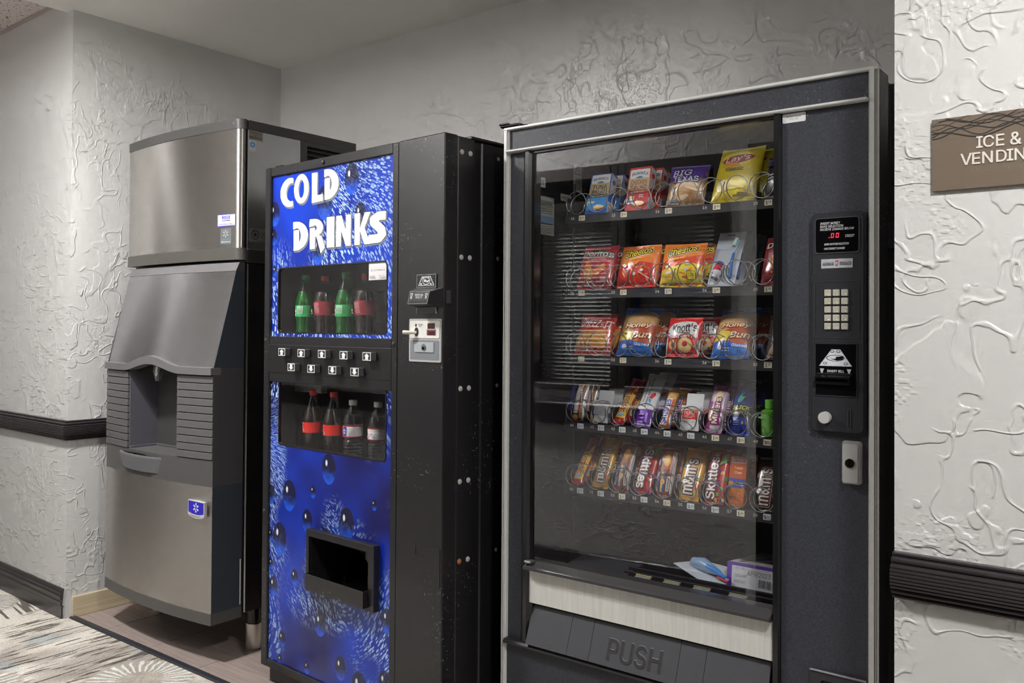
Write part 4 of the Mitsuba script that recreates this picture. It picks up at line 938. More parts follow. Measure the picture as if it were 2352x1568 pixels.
I('cabinet', [pc(cbox(.0, .7685, .1415, .66, .16, 1.488, .004), srgb(96, 94, 92))], 'mat_side_steel')
scene['mat_side_steel'] = two(prin(rgb((.30, .295, .29)), .22, metal=1.0))
I('cabinet_gap', pc(cbox(.005, .764, .126, .143, .165, 1.486), (.006,) * 3), 'mat_matte')
# side plates of the front module
SIDE = srgb(52, 58, 66)
for x0, x1 in ((.7665, .7705), (-.0005, .0035)):
    I('side_plate', [pc(prism_x([(.0, .150), (.0, .192), (.128, .192), (.128, .150)], x0, x1), CH), pc(prism_x([(.0, .1925), (.0, .6545), (.128, .6545), (.128, .1925)], x0, x1), SIDE),
                      pc(prism_x([(.0, .655), (.0, 1.0915), (.128, 1.0915), (.128, .655)], x0, x1), srgb(66, 65, 67)), pc(prism_x([(.0, 1.092), (.0915, 1.4545), (.128, 1.4545), (.128, 1.092)], x0, x1), SIDE),
                      pc(prism_x([(.0915, 1.455), (.108, 1.488), (.128, 1.488), (.128, 1.455)], x0, x1), srgb(66, 65, 67))], 'mat_grey_plastic')
# lower steel panel and its kick band
I('lower_panel', [sheet(lambda u, v: np.c_[u, yb(u) - .001, v], 0, .770, .192, .655, 28, 3), pc(prism_z(bow(.002, .768, .0005, .12), .16, .66), srgb(60, 60, 60))], 'mat_steel', num=False, uv=UV)
I('kick_band', [pc(prism_z(bow(-.0005, .7705, -.0025, .128), .150, .1925), srgb(76, 74, 73), 30)], 'mat_grey_plastic', num=False)
bd = Art(.105, .066, clip=Polygon([(-.0525, .012), (-.0525, .066), (.0525, .066), (.0525, .012), (.03, .004), (0, .001), (-.03, .004)]))
def flake(a, cx, cy, r, c):
    for i in range(6):
        an = math.radians(60 * i + 30 * 0)
        d, e = np.array([math.sin(an), math.cos(an)]), np.array([math.cos(an), -math.sin(an)])
        o = np.array([cx, cy])
        a.add(Polygon([o + d * r * .12, o + d * r * .62 + e * r * .17, o + d * r + e * r * .17, o + d * r * .82, o + d * r - e * r * .17, o + d * r * .62 - e * r * .17]), c)
    return a
bd.rect(-.5, 0, .5, 1, '#b6b6b4').add(Polygon([(-.049, .022), (-.049, .063), (.049, .063), (.049, .022), (.025, .017), (0, .0155), (-.025, .017)]), '#2a20a8')
flake(bd, 0, .041, .019, '#d9d9ea'); bd.text('Manitowoc', 0, .155, width=.62, height=.075, color='#7c7c7e', bold=False)
bk = I('badge', [pc(prism_y(affinity.translate(bd.clip, .699, .534), -.0215, -.010), srgb(180, 180, 178))] + bd.pieces(flat(-.0216, .699, .534)), 'mat_satin', num=False)
labels[bk] = {'label': 'blue and silver badge with a snowflake'}
# charcoal middle section: apron, ribs, dispensing niche
I('apron', pc(prism_z(bow(-.0003, .7703, -.0008, .12), .655, .752), CH, 30), 'mat_grey_plastic', num=False)
I('niche', [pc(cbox(.216, .222, -.02, .105, .745, 1.10), srgb(80, 79, 86)), pc(cbox(.216, .60, .100, .105, .745, 1.10), srgb(62, 61, 60)), pc(cbox(.565, .571, -.02, .105, .745, 1.10), CH), pc(cbox(.216, .571, -.01, .105, 1.09, 1.10), srgb(30, 30, 30)),
            pc(cbox(.222, .565, .092, .1, .745, .762, .004), srgb(70, 69, 72)), pc(cbox(.222, .226, -.02, .1, .745, .762, .003), srgb(78, 77, 84))], 'mat_grey_plastic', num=False)
for xa, xb in ((.001, .216), (.571, .769)): I('rib_backing', [pc(prism_z(bow(xa, xb, .012, .12), .745, 1.06), srgb(40, 40, 40))], 'mat_matte')
def rib(x0, x1, z0, z1):
    xs = np.linspace(x0, x1, 8)
    prof = [(.012, z0), (-.0045, z0), (-.0030, z1 - .0030), (-.0010, z1), (.012, z1)]
    v = np.array([[x, float(yb(x)) + o, z] for x in xs for o, z in prof]); n = len(prof)
    f = []
    for i in range(len(xs) - 1):
        for j in range(n):
            a, b, c, d = i * n + j, i * n + (j + 1) % n, (i + 1) * n + (j + 1) % n, (i + 1) * n + j
            f += [[a, c, b], [a, d, c]]
    e = (len(xs) - 1) * n
    f += [[0, j, j + 1] for j in range(1, n - 1)] + [[e, e + j + 1, e + j] for j in range(1, n - 1)]
    return trimesh.Trimesh(v, f, process=False)
for x0, x1, n in ((.0, .215, 11), (.5715, .770, 11)):
    hgt = (1.064 - .7545) / n
    for i in range(n):
        I('rib', pc(rib(x0, x1, .7545 + hgt * i + .0005, .7545 + hgt * (i + 1) - .0022), srgb(82, 81, 81)), 'mat_grey_plastic')
def bump(x): return np.where(abs(x - .395) < .21, np.cos((x - .395) / .21 * math.pi / 2) ** 2, 0.0)
zu = lambda x: 1.0925 + .036 * bump(x)
zl = lambda x: 1.0655 + .031 * bump(x)
hx = (-.0008, .7708)
I('hood_trim', [sheet(lambda u, v: np.c_[u, yb(u) - .014, zl(u) + v * (zu(u) - zl(u))], *hx, 0, 1, 40, 2), sheet(lambda u, v: np.c_[u, yb(u) - .014 + v * .05, zl(u)], *hx, 0, 1, 40, 2), sheet(lambda u, v: np.c_[u, yb(u) - .014 + v * .05, zu(u) + v * .004], *hx, 0, 1, 40, 2),
                pc(cbox(.7690, .7712, -.013, .03, 1.0655, 1.0925, .001), srgb(92, 91, 91))], 'mat_hood', num=False)
scene['mat_hood'] = two(prin(rgb(srgb(96, 95, 96)), .42, spec=.45))
# sloped upper steel panel
ytop = lambda x: .0915 - .022 * (1 - ((x - .385) / .385) ** 2)
I('upper_panel', [sheet(lambda u, v: np.c_[u, yb(u) + (ytop(u) - yb(u)) * v - .001, zl(u) + .012 + (1.4550 - zl(u) - .012) * v], 0, .7705, 0, 1, 28, 12)], 'mat_steel_upper', num=False, uv=UV)
scene['mat_steel_upper'] = aniso((.56, .56, .575), .07, .36)
I('upper_cap', [sheet(lambda u, v: np.c_[u, ytop(u) - .003 + .016 * v, 1.4545 + .033 * v], -.0005, .771, 0, 1, 24, 3), pc(cbox(0, .77, .105, .128, 1.450, 1.4875), srgb(66, 65, 66))], 'mat_hood', num=False)
I('upper_backing', pc(prism_x([(.004, 1.06), (.10, 1.452), (.128, 1.452), (.128, 1.06)], .004, .766), srgb(40, 40, 40)), 'mat_matte', num=False)
# spout with a press paddle
sp_ = I('spout', [pc(trimesh.convex.convex_hull(np.array([(.338, .012, 1.11), (.412, .012, 1.11), (.412, .055, 1.11), (.338, .055, 1.11), (.345, .018, 1.075), (.405, .018, 1.075), (.405, .05, 1.075), (.345, .05, 1.075)])), srgb(52, 52, 54)),
                   pc(trimesh.convex.convex_hull(np.array([(.348, .008, 1.105), (.398, .008, 1.105), (.398, .022, 1.105), (.348, .022, 1.105), (.350, .002, 1.062), (.396, .002, 1.062), (.366, .004, 1.028), (.390, .004, 1.028), (.350, .022, 1.062), (.396, .022, 1.062), (.366, .02, 1.028), (.390, .02, 1.028)])), srgb(92, 92, 94))], 'mat_gloss', num=False)
hd = Art(.05, .075)
hd.poly([(-.30, .52), (-.30, .98), (.36, .98), (.36, .52), (.02, .02)], '#c4c4c6').poly([(-.26, .53), (-.26, .955), (.32, .955), (.32, .53), (.02, .08)], '#58585c')
for x0, y0, x1, y1 in ((-.02, .40, -.10, .72), (.05, .44, .0, .80), (.12, .45, .11, .82), (.19, .43, .21, .76)): hd.add(LineString([(x0 * .05, y0 * .075), (x1 * .05, y1 * .075)]).buffer(.0022), '#ececee')
hd.add(LineString([(.012, .022), (.0145, .036)]).buffer(.0022), '#ececee').poly([(-.06, .36), (.24, .42), (.20, .26), (.06, .20)], '#ececee').poly([(-.10, .30), (.0, .42), (.05, .30)], '#ececee').poly([(.02, .18), (.14, .20), (.08, .1)], '#ececee')
add(sp_ + '__hand_decal', hd.pieces(lambda u, v, l: np.c_[u + .373, .0035 - l * 1 + np.where(v > .034, (v - .034) * .14, 0) - .002, v + 1.028], lift=3e-4), 'mat_gloss', FI)
# drip tray
TR = [(.100, .03), (.105, .0), (.15, -.024), (.22, -.043), (.30, -.052), (.38, -.052), (.45, -.040), (.505, -.014), (.525, .02), (.56, .06), (.56, .095), (.225, .095), (.225, .03)]
tp = Polygon(TR)
def taper(p0, p1, z0, z1, col):
    a, b = np.array(p0.exterior.coords)[:-1], np.array(p1.exterior.coords)[:-1]; n = len(a)
    v = np.vstack([np.c_[a, np.full(n, z0)], np.c_[b, np.full(n, z1)]])
    f = [[i, (i + 1) % n, n + (i + 1) % n] for i in range(n)] + [[i, n + (i + 1) % n, n + i] for i in range(n)]
    return pc(trimesh.Trimesh(v, f, process=False), col, 40)
low = affinity.scale(tp, .93, .93, origin=(.33, .06))
dk = I('drip_tray', [taper(low, tp, .676, .731, srgb(92, 92, 95)), pc(prism_z(tp.difference(tp.buffer(-.006)), .731, .7375), srgb(104, 104, 107)), pc(prism_z(tp.buffer(-.005), .722, .724), srgb(18, 18, 18)), pc(prism_z(low, .675, .678), srgb(60, 60, 62))], 'mat_grey_plastic', num=False)
for i in range(9):
    x = .14 + .046 * i
    s = LineString([(x - .02, -.06), (x + .05, .1)]).intersection(tp.buffer(-.006))
    for s in (getattr(s, 'geoms', None) or [s]):
        if s.length > .02: c = np.array(s.coords); add(dk + '__grille_bar', pc(tube(np.c_[c, np.full(len(c), .7355)], .0026, 6), srgb(20, 20, 21)), 'mat_gloss', FI, part=True)
for i in range(5):
    y = -.032 + .027 * i
    s = LineString([(.09, y - .004), (.57, y + .01)]).intersection(tp.buffer(-.006))
    for s in (getattr(s, 'geoms', None) or [s]):
        if s.length > .02: c = np.array(s.coords); add(dk + '__grille_bar', pc(tube(np.c_[c, np.full(len(c), .7385)], .0032, 6), srgb(20, 20, 21)), 'mat_gloss', FI, part=True)
# legs
for x, y, r in ((.725, .218, .031), (.062, .205, .027), (.725, .60, .031), (.062, .60, .027)):
    lg = I('leg', pc(lathe([(0, 0), (r * .94, 0), (r, .003), (r, .097), (r * .97, .099), (0, .099)], 32, (x, y, 0)), srgb(170, 165, 158), 40), 'mat_leg')
    add(lg + '__socket', pc(lathe([(0, .098), (r * .88, .098), (r * .88, .162), (0, .162)], 28, (x, y, 0)), srgb(16, 16, 16), 40), 'mat_gloss', FI)
scene['mat_leg'] = two({'type': 'principled', 'base_color': rgb((.62, .59, .55)), 'metallic': 1.0, 'roughness': proc(lambda p, n, uv: .24 + .2 * noise(p.z * 900, 1.0, 2.0)), 'specular': .5})
I('side_strip', pc(tube([(.7715, .121, .20), (.7715, .121, .37)], .0022, 6), srgb(190, 190, 188)), 'mat_satin', num=False)

# ice maker head
IH = thing('ice_maker', 'bowed stainless ice maker with dark cap and stickers, on top of the dispenser bin', 'ice machine')
def H(part, pieces, mat, num=True, uv=None): return I(part, pieces, mat, num, own=IH, uv=uv)
X0, X1 = -.035, .7705
def yh(x): return .104 - .030 * (1 - ((np.asarray(x, float) - .37) / .40) ** 2)
def hcurve(u, off=0.0):
    """u along the front from the left edge, round the right corner (radius .026) to the seam"""
    u = np.asarray(u, float)
    xc, r = X1 - .026, .026
    y_c = float(yh(xc)) + r
    a = np.clip((u - xc) / r, 0, math.pi / 2)
    x = np.where(u < xc, u, xc + (r - off) * np.sin(a))
    y = np.where(u < xc, yh(u) + off, y_c - (r - off) * np.cos(a))
    return x, y
UM = X1 - .026 + .026 * math.pi / 2
us = np.r_[np.linspace(X0, X1 - .026, 26), np.linspace(X1 - .026, UM, 10)[1:]]
def hsheet(z0, z1, off):
    x, y = hcurve(us, off); n = len(us)
    dx, dy = np.gradient(x), np.gradient(y); nn = np.c_[dy, -dx, np.zeros(n)]; nn /= np.linalg.norm(nn, axis=1, keepdims=True)
    v = np.vstack([np.c_[x, y, np.full(n, z0)], np.c_[x, y, np.full(n, z1)]])
    f = np.array([[i, i + 1, n + i + 1] for i in range(n - 1)] + [[i, n + i + 1, n + i] for i in range(n - 1)])
    return v, f, np.vstack([nn, nn])
def hring(z0, z1, off, back):
    x, y = hcurve(us, off)
    return prism_z(list(zip(x, y)) + [(X1 - off, back), (X0, back)], z0, z1)
H('front_panel', [pc(hsheet(1.541, 1.996, 0)), pc(cbox(X0 + .002, X1 - .03, .115, .13, 1.541, 1.996), (.2, .2, .2))], 'mat_steel', num=False, uv=UV)
H('seam', pc(cbox(X0, X1 - .002, .1305, .1365, 1.50, 2.030), (.006,) * 3), 'mat_matte', num=False)
H('top_cap', pc(hring(1.9955, 2.032, -.003, .131), srgb(60, 59, 58), 30), 'mat_grey_plastic', num=False)
H('lower_rim', [pc(hring(1.4975, 1.5425, -.004, .131), srgb(72, 70, 66), 30)], 'mat_grey_plastic', num=False)
H('side_panel', [pc(cbox(X0, X1, .1365, .3845, 1.500, 1.9955, .001), srgb(120, 118, 114))], 'mat_steel_fine', num=False)
H('side_cap', pc(cbox(X0, X1 + .003, .137, .679, 1.9955, 2.032, .002), srgb(60, 59, 58)), 'mat_grey_plastic', num=False)
H('side_rim', pc(cbox(X0, X1 + .003, .137, .66, 1.489, 1.541, .002), srgb(48, 46, 46)), 'mat_grey_plastic', num=False)
vt = H('vent_panel', [pc(cbox(X0, X1 + .001, .3845, .417, 1.541, 1.9955), srgb(64, 63, 62)), pc(cbox(X0, X1 + .001, .655, .675, 1.541, 1.9955), srgb(64, 63, 62)), pc(cbox(X0, X1 + .001, .417, .655, 1.978, 1.9955), srgb(64, 63, 62)), pc(cbox(X0, X1 - .02, .417, .655, 1.541, 1.98), (.004,) * 3)], 'mat_grey_plastic', num=False)
for i in range(20):
    z = 1.970 - .0205 * i
    add(vt + '__louver', pc(trimesh.Trimesh(*[(lambda m: (m.vertices, m.faces))(prism_y(Polygon([(X1 - .018, z + .008), (X1 - .001, z - .006), (X1 - .001, z - .009), (X1 - .018, z + .003)]), .417, .655))][0]), srgb(58, 57, 57)), 'mat_grey_plastic', FI, part=True)
H('cap_screw', pc(dome(.735, 2.017, float(yh(.735)) - .003, .003, .0015), srgb(200, 200, 200), 40), 'mat_metal', num=False)
def hmap(x0, z0): return lambda u, v, l: np.c_[u + x0, yh(u + x0) - .0004 - l, v + z0]
a = Art(.0995, .047).rect(-.5, 0, .5, 1, '#3a329c').rect(-.47, .07, .47, .95, '#dcdbe6').text('RSI', -.01, .74, width=.46, height=.25 * .47, color='#2e2a96', thick=.03).lines(-.24, .44, .24, .58, 2, '#5550a0', .5, 3).text('972-279-3800', 0, .32, width=.66, height=.10, color='#d98a5c').rect(-.42, .17, .42, .21, '#8a86bb')
H('service_sticker', a.pieces(hmap(.6984, 1.6262), step=.02), 'mat_satin', num=False)
a = Art(.0595, .061).rect(-.5, 0, .5, 1, '#5b5d5e').rect(-.44, .29, .44, .315, '#3f87ad').text('Manitowoc', 0, .15, width=.84, height=.11, color='#a9b0b3').rect(-.5, 0, .5, .05, '#46606e')
flake(a, 0, .040, .0165, '#9b9d9c')
H('snowflake_sticker', a.pieces(hmap(.6968, 1.5585), step=.02), 'mat_satin', num=False)
def smap(y0, z0): return lambda u, v, l: np.c_[np.full_like(u, X1 + .0002) + l, u + y0, v + z0]
a = Art(.063, .034).rect(-.5, 0, .5, 1, '#7d766f').text('MADE IN U.S.A.', 0, .82, width=.84, height=.085, color='#2a2826').text('Manitowoc', 0, .30, width=.88, height=.14, color='#1c1a19').rect(-.04, .56, .04, .66, '#1c1a19')
H('maker_sticker', a.pieces(smap(.1715, 1.959)), 'mat_satin', num=False)
a = Art(.027, .041).rect(-.5, 0, .5, 1, '#d9d9d8').blob(0, .60, .44, .44, '#3f83bd').blob(0, .60, .34, .34, '#d2dde8').blob(0, .60, .30, .30, '#4d8cc2').poly([(-.16, .52), (.16, .52), (0, .72)], '#e3ebf2').rect(-.35, .07, .35, .12, '#b5b5b5')
H('approval_sticker', a.pieces(smap(.1560, 1.9155)), 'mat_satin', num=False)
a = Art(.095, .052).rect(-.5, 0, .5, 1, '#6f6e6b').blob(-.22, .52, .19, .19, '#141414').blob(-.22, .52, .155, .155, '#6f6e6b')
a.poly([(-.22 + .125 * math.sin(i * math.pi / 5) * (1 if i % 2 == 0 else .42), .52 + .225 * math.cos(i * math.pi / 5) * (1 if i % 2 == 0 else .42)) for i in range(10)], '#101010').lines(.05, .3, .45, .8, 4, '#33322f', .3, 5)
H('star_sticker', a.pieces(smap(.1930, 1.5695)), 'mat_satin', num=False)

# ------------------------------------------------------------------ the snacks
class Bag:
    """a pillow pack: w wide, L tall, T thick, leaning back by lean degrees, bottom centre at (x, y, z) of the machine"""
    def __init__(s, x, z, w, L, lean, T, y=.162, crimp=.009, seed=1, px=2.6, pz=2.4, taper=0.0, wr=.0012):
        T = min(T, .046); z = z + .0005
        s.x, s.y, s.z, s.w, s.L, s.T, s.crimp, s.seed, s.px, s.pz, s.taper, s.wr = x, y, z, w, L, T, crimp, seed, px, pz, taper, wr
        s.c, s.s = math.cos(math.radians(lean)), math.sin(math.radians(lean))
    def h(s, u, v):
        q = np.clip(np.abs(2 * u / s.w), 0, 1)
        t = np.clip((v - s.crimp) / (s.L - 2 * s.crimp), 0, 1)
        b = np.clip(1 - q ** s.px, 0, 1) ** .6 * np.clip(1 - np.abs(2 * t - 1) ** s.pz, 0, 1) ** .6
        n = meshkit.fbm(np.stack([u * 60 + s.seed * 7, v * 38, np.zeros_like(u) + s.seed], -1), 2) - .5
        rad = meshkit.noise(np.stack([np.arctan2(u, np.minimum(v, s.L - v) + .01) * 5 + s.seed, v * 10, np.zeros_like(u)], -1)) - .5
        edge = np.exp(-np.minimum(v, s.L - v) / .018) * (1 - np.exp(-np.minimum(v, s.L - v) / .006))
        return s.T / 2 * b + s.wr * 2 * n * b ** .5 + .004 * rad * edge
    def front(s, u, v, l, sign=1):
        k = 1 - s.taper * (v / s.L)
        n = sign * (s.h(u, v) if sign > 0 else s.T / 2 * np.clip(1 - np.abs(2 * u / s.w) ** s.px, 0, 1) ** .6 * np.clip(1 - np.abs(2 * np.clip((v - s.crimp) / (s.L - 2 * s.crimp), 0, 1) - 1) ** s.pz, 0, 1) ** .6 + 2e-4) + l + .0006 * np.sin(v * 2 * np.pi / .0026) * ((v < s.crimp) | (v > s.L - s.crimp)) * (sign > 0)
        n = n + .004 * np.sin(u / s.w * 3.0 + s.seed) * np.clip(1 - np.minimum(v, s.L - v) / .03, 0, 1)
        return np.c_[s.x + u * k, s.y + v * s.s - n * s.c, s.z + v * s.c + n * s.s]
    def sheet(s, sign, color, nx=20, nz=26):
        uu = s.w / 2 * np.sin(np.linspace(-1, 1, nx) * math.pi / 2 * .999)
        vv = np.unique(np.r_[np.linspace(0, s.crimp, 6), np.linspace(s.crimp, s.L - s.crimp, nz), np.linspace(s.L - s.crimp, s.L, 6)])
        U, V = np.meshgrid(uu, vv, indexing='ij'); nz = len(vv)
        i, j = np.meshgrid(np.arange(nx - 1), np.arange(nz - 1), indexing='ij')
        q = np.stack([i * nz + j, (i + 1) * nz + j, (i + 1) * nz + j + 1, i * nz + j + 1], -1).reshape(-1, 4)
        P, f, n, c = wrap(np.c_[U.ravel(), V.ravel()], np.vstack([q[:, [0, 1, 2]], q[:, [0, 2, 3]]]), lambda u, v, l: s.front(u, v, l, sign), 0.0, color)
        return (P, f, n, c) if sign > 0 else (P, f[:, ::-1], -n, c)
class Box:
    """a printed carton or card standing in its slot"""
    def __init__(s, x, z, w, L, lean, T, y=.160):
        s.x, s.y, s.z, s.w, s.L, s.T = x, y, z, w, L, T
        s.c, s.s = math.cos(math.radians(lean)), math.sin(math.radians(lean))
    def front(s, u, v, l): return np.c_[s.x + u, s.y + v * s.s - l * s.c, s.z + v * s.c + l * s.s]
    def right(s, u, v, l):   # u from the front edge backwards
        d = u + s.T / 2
        return np.c_[np.full_like(u, s.x + s.w / 2) + l, s.y + v * s.s + d * s.c, s.z + v * s.c - d * s.s]
    def solid(s, color):
        m = cbox(-s.w / 2, s.w / 2, 0, s.T, 0, s.L, .0008); p = np.array(m.vertices)
        m.vertices = np.c_[s.x + p[:, 0], s.y + p[:, 2] * s.s + p[:, 1] * s.c, s.z + p[:, 2] * s.c - p[:, 1] * s.s]
        return pc(m, color)
BEHIND = {}
def pack(name, label, cat, group, shape, art, body, mat='mat_foil', back=0, pitch=.056, back_label=None, print_name='print', extra=(), zig=.006):
    k = thing(name, label, cat, group)
    bc = srgb(body)
    if isinstance(shape, Bag):
        add(k + '__pouch', [shape.sheet(1, bc), shape.sheet(-1, bc)], mat, FS)
        add(k + '__' + print_name, art.pieces(shape.front, step=.009, lift=2.2e-4), mat, FS)
    else:
        add(k + '__carton', [shape.solid(bc)], mat, FS)
        add(k + '__' + print_name, art.pieces(shape.front, lift=1.5e-4), mat, FS)
    for nm, pcs, m in extra: add(k + '__' + nm, pcs, m, FS)
    for i in range(back):
        b = thing(name, back_label[i] if isinstance(back_label, (list, tuple)) else back_label, cat, group)
        off = FS[:3, :3] @ np.array([zig * (-1) ** i + .004, pitch * (i + 1), .002])
        copy_of(b, k, off)
    return k
R1, R2, R3, R4, R5 = ('snacks on the top tray', 'snacks on the second tray', 'snacks on the third tray', 'snacks on the fourth tray', 'snacks on the lowest tray')

# --- top tray
def salad(main, l1, l2, bg, txt, low):
    a = Art(.071, .127)
    a.rect(-.5, 0, .5, 1, bg).rect(-.44, .76, .44, .985, '#dcdcd6', r=.004).text('BRUNSWICK', 0, .865, width=.72, height=.125, color='#2d4a86', arc=.05).blob(0, .79, .16, .045, '#5d8fbf').blob(0, .80, .07, .02, '#2d4a86')
    a.rect(-.47, .45, .47, .765, '#b9a274').text(l1, 0, .672, width=.70, height=.19, color=txt, bold=False, thick=.02).text(l2, 0, .555, width=.74, height=.19, color=txt, bold=False, thick=.02)
    a.rect(-.42, .465, .42, .492, txt).rect(-.44, .41, .44, .455, txt)
    if low == 'blue': a.rect(-.5, 0, .5, .14, '#2b57b0').rect(-.1, .12, .5, .41, '#2f87cf').rect(-.5, .1, -.1, .41, '#4b95d0').blob(-.3, .30, .2, .055, '#d9c9a4').blob(-.3, .30, .15, .035, '#e9dfc4')
    else: a.blob(-.29, .32, .19, .055, '#cfae86').blob(-.29, .33, .14, .035, '#ecd9b4').rect(-.46, .16, -.12, .29, '#d9d6d6', r=.002).rect(-.44, .20, -.14, .245, '#3a5a9a').text('Ready', .18, .36, width=.2, height=.06, color='#f0e2e0').text('to Eat', .18, .32, width=.2, height=.06, color='#f0e2e0')
    a.blob(.1, .16, .27, .10, '#c98e48').blob(.1, .175, .25, .075, '#ecd9a8').blob(.05, .20, .12, .05, '#f3e8c8').blob(.18, .19, .1, .045, '#efe0b8').text('SALAD KIT', 0, .43, width=.6, height=.035, color='#e6e0d4')
    return a
for nm, x, z, w, L, ln, l1, bg, tx, low, lab, bl in (('snack_box', .211, 1.5785, .071, .127, 17, 'TUNA', '#2f5fae', '#2a2b3e', 'blue', 'blue and tan tuna salad box in the left slot of the top tray', 'second blue tuna box behind the front tuna box'),
                                              ('snack_box', .343, 1.5785, .068, .132, 14, 'CHICKEN', '#b3262a', '#8c2a2e', 'red', 'red and tan chicken salad box on the top tray', ['second red chicken salad box behind the front one', 'third red chicken salad box, rearmost of its row'])):
    bx = Box(x, z, w, L, ln, .030)
    sd = Art(.030, L).rect(-.5, 0, .5, 1, bg).poly([(-.5, .45), (.5, .62), (.5, .95), (-.5, .98)], '#d9dcdc').rect(-.5, .0, .5, .30, '#d9dcdc').blob(0, .8, .3, .25, '#4d86b8' if low == 'blue' else '#c9433e').lines(-.4, .05, .4, .28, 5, '#8d8d90', .4, 3)
    nb = 1 if low == 'blue' else 2
    pack(nm, lab, 'box', R1, bx, salad(None, l1, 'SALAD', bg, tx, low), bg, 'mat_satin', nb, .052, bl, extra=[('side_print', sd.pieces(bx.right, lift=1.5e-4), 'mat_satin')])
b = Bag(.492, 1.5785, .112, .122, 20, .050, seed=3)
a = Art(b.w, b.L).rect(-.5, 0, .5, 1, '#8d6f52').blob(-.12, .22, .3, .17, '#b08a62').blob(.22, .25, .24, .2, '#a67c52').blob(.05, .42, .3, .13, '#c3a07a').blob(-.05, .16, .2, .05, '#d8c2a0', 15).blob(.2, .35, .18, .03, '#dcc8aa', -20).blob(-.2, .34, .16, .03, '#dcc8aa', 30).rect(-.5, .60, .5, 1, '#46307c').poly([(-.5, .60), (-.2, .54), (.2, .56), (.5, .63), (.5, .7), (-.5, .7)], '#46307c')
a.text('BIG', -.10, .76, width=.50, height=.20, color='#c9c6d6', outline=((.018, '#2a1c50'),)).text('TEXAS', .02, .58, width=.66, height=.15, color='#c9c6d6', outline=((.018, '#2a1c50'),)).rect(-.46, .03, -.14, .13, '#b9b9bd').lines(-.44, .04, -.16, .12, 3, '#4a4a50', .4, 2)
pack('pastry_pack', 'purple-topped clear pastry pack on the top tray', 'snack pack', R1, b, a, '#7d6450')
b = Bag(.628, 1.5785, .122, .178, 28, .052, seed=5)
a = Art(b.w, b.L).rect(-.5, 0, .5, 1, '#c9b322').rect(-.5, .72, .5, 1, '#b9a637').blob(-.02, .72, .36, .23, '#d9c63a').blob(.0, .70, .34, .125, '#8c2f3a', 8).blob(.0, .71, .36, .10, '#9a3844', 8).text("Lay's", .0, .70, width=.56, height=.20, color='#ece6d6', shear=14, rot=6).blob(-.1, .60, .2, .05, '#d98a4a', -10)
a.text('Classic', -.02, .515, width=.40, height=.10, color='#5a4420', shear=10).blob(.16, .29, .30, .17, '#dcc85a').blob(.10, .26, .24, .12, '#e6d678', 20).blob(-.22, .24, .17, .14, '#d8c88a').rect(.12, .07, .36, .12, '#6b5a1c').lines(.02, .075, .42, .115, 1, '#6b5a1c').blob(.30, .17, .045, .045, '#a8942a')
pack('chip_bag', 'yellow potato chip bag on the top tray', 'chip bag', R1, b, a, '#c2ac20', back=1, back_label='second yellow chip bag behind the front yellow bag')
b = Bag(.765, 1.5785, .100, .115, 20, .045, seed=7)
a = Art(b.w, b.L).rect(-.5, 0, .5, 1, '#1d1a22').blob(-.2, .3, .2, .16, '#3a3430').lines(-.42, .34, -.05, .55, 3, '#a9adb4', .6, 9).blob(.1, .2, .2, .1, '#5a4634').rect(-.5, .72, .5, 1, '#2a2050')
pack('snack_pouch', 'dark snack pouch at the right end of the top tray', 'snack pack', R1, b, a, '#1b1820', back=1, back_label='dark purple pouch behind the right end pouch of the top tray')

# --- second tray
def doritos(w, L, body):
    a = Art(w, L).rect(-.5, 0, .5, 1, body).poly([(-.5, .0), (.5, .0), (.5, .25), (-.5, .12)], '#8c1f2a').poly([(-.22, .96), (-.20, .60), (.40, .78)], '#3c6a48').poly([(-.19, .90), (-.17, .64), (.26, .77)], '#7a1f28').text('Doritos', .02, .755, width=.88, height=.17, color='#e9e4e2', outline=((.014, '#2a2426'),), rot=-3)
    a.poly([(-.18, .66), (-.10, .36), (.02, .30), (-.22, .18), (-.30, .34)], '#e08a2c').poly([(-.26, .34), (-.08, .44), (.06, .28), (-.12, .14)], '#e99a34').poly([(.02, .36), (.28, .52), (.34, .40), (.10, .22)], '#d97a26').rect(.22, .14, .40, .22, '#c98a86').text('NACHO CHEESE', .1, .60, width=.4, height=.04, color='#e8d8c8')
    return a
b = Bag(.203, 1.3605, .118, .140, 22, .050, seed=11)
pack('chip_bag', 'red tortilla chip bag in the left slot of the second tray', 'chip bag', R2, b, doritos(b.w, b.L, '#b3303a'), '#a82c36', back=1, back_label='second red tortilla chip bag behind the left one', zig=.012)
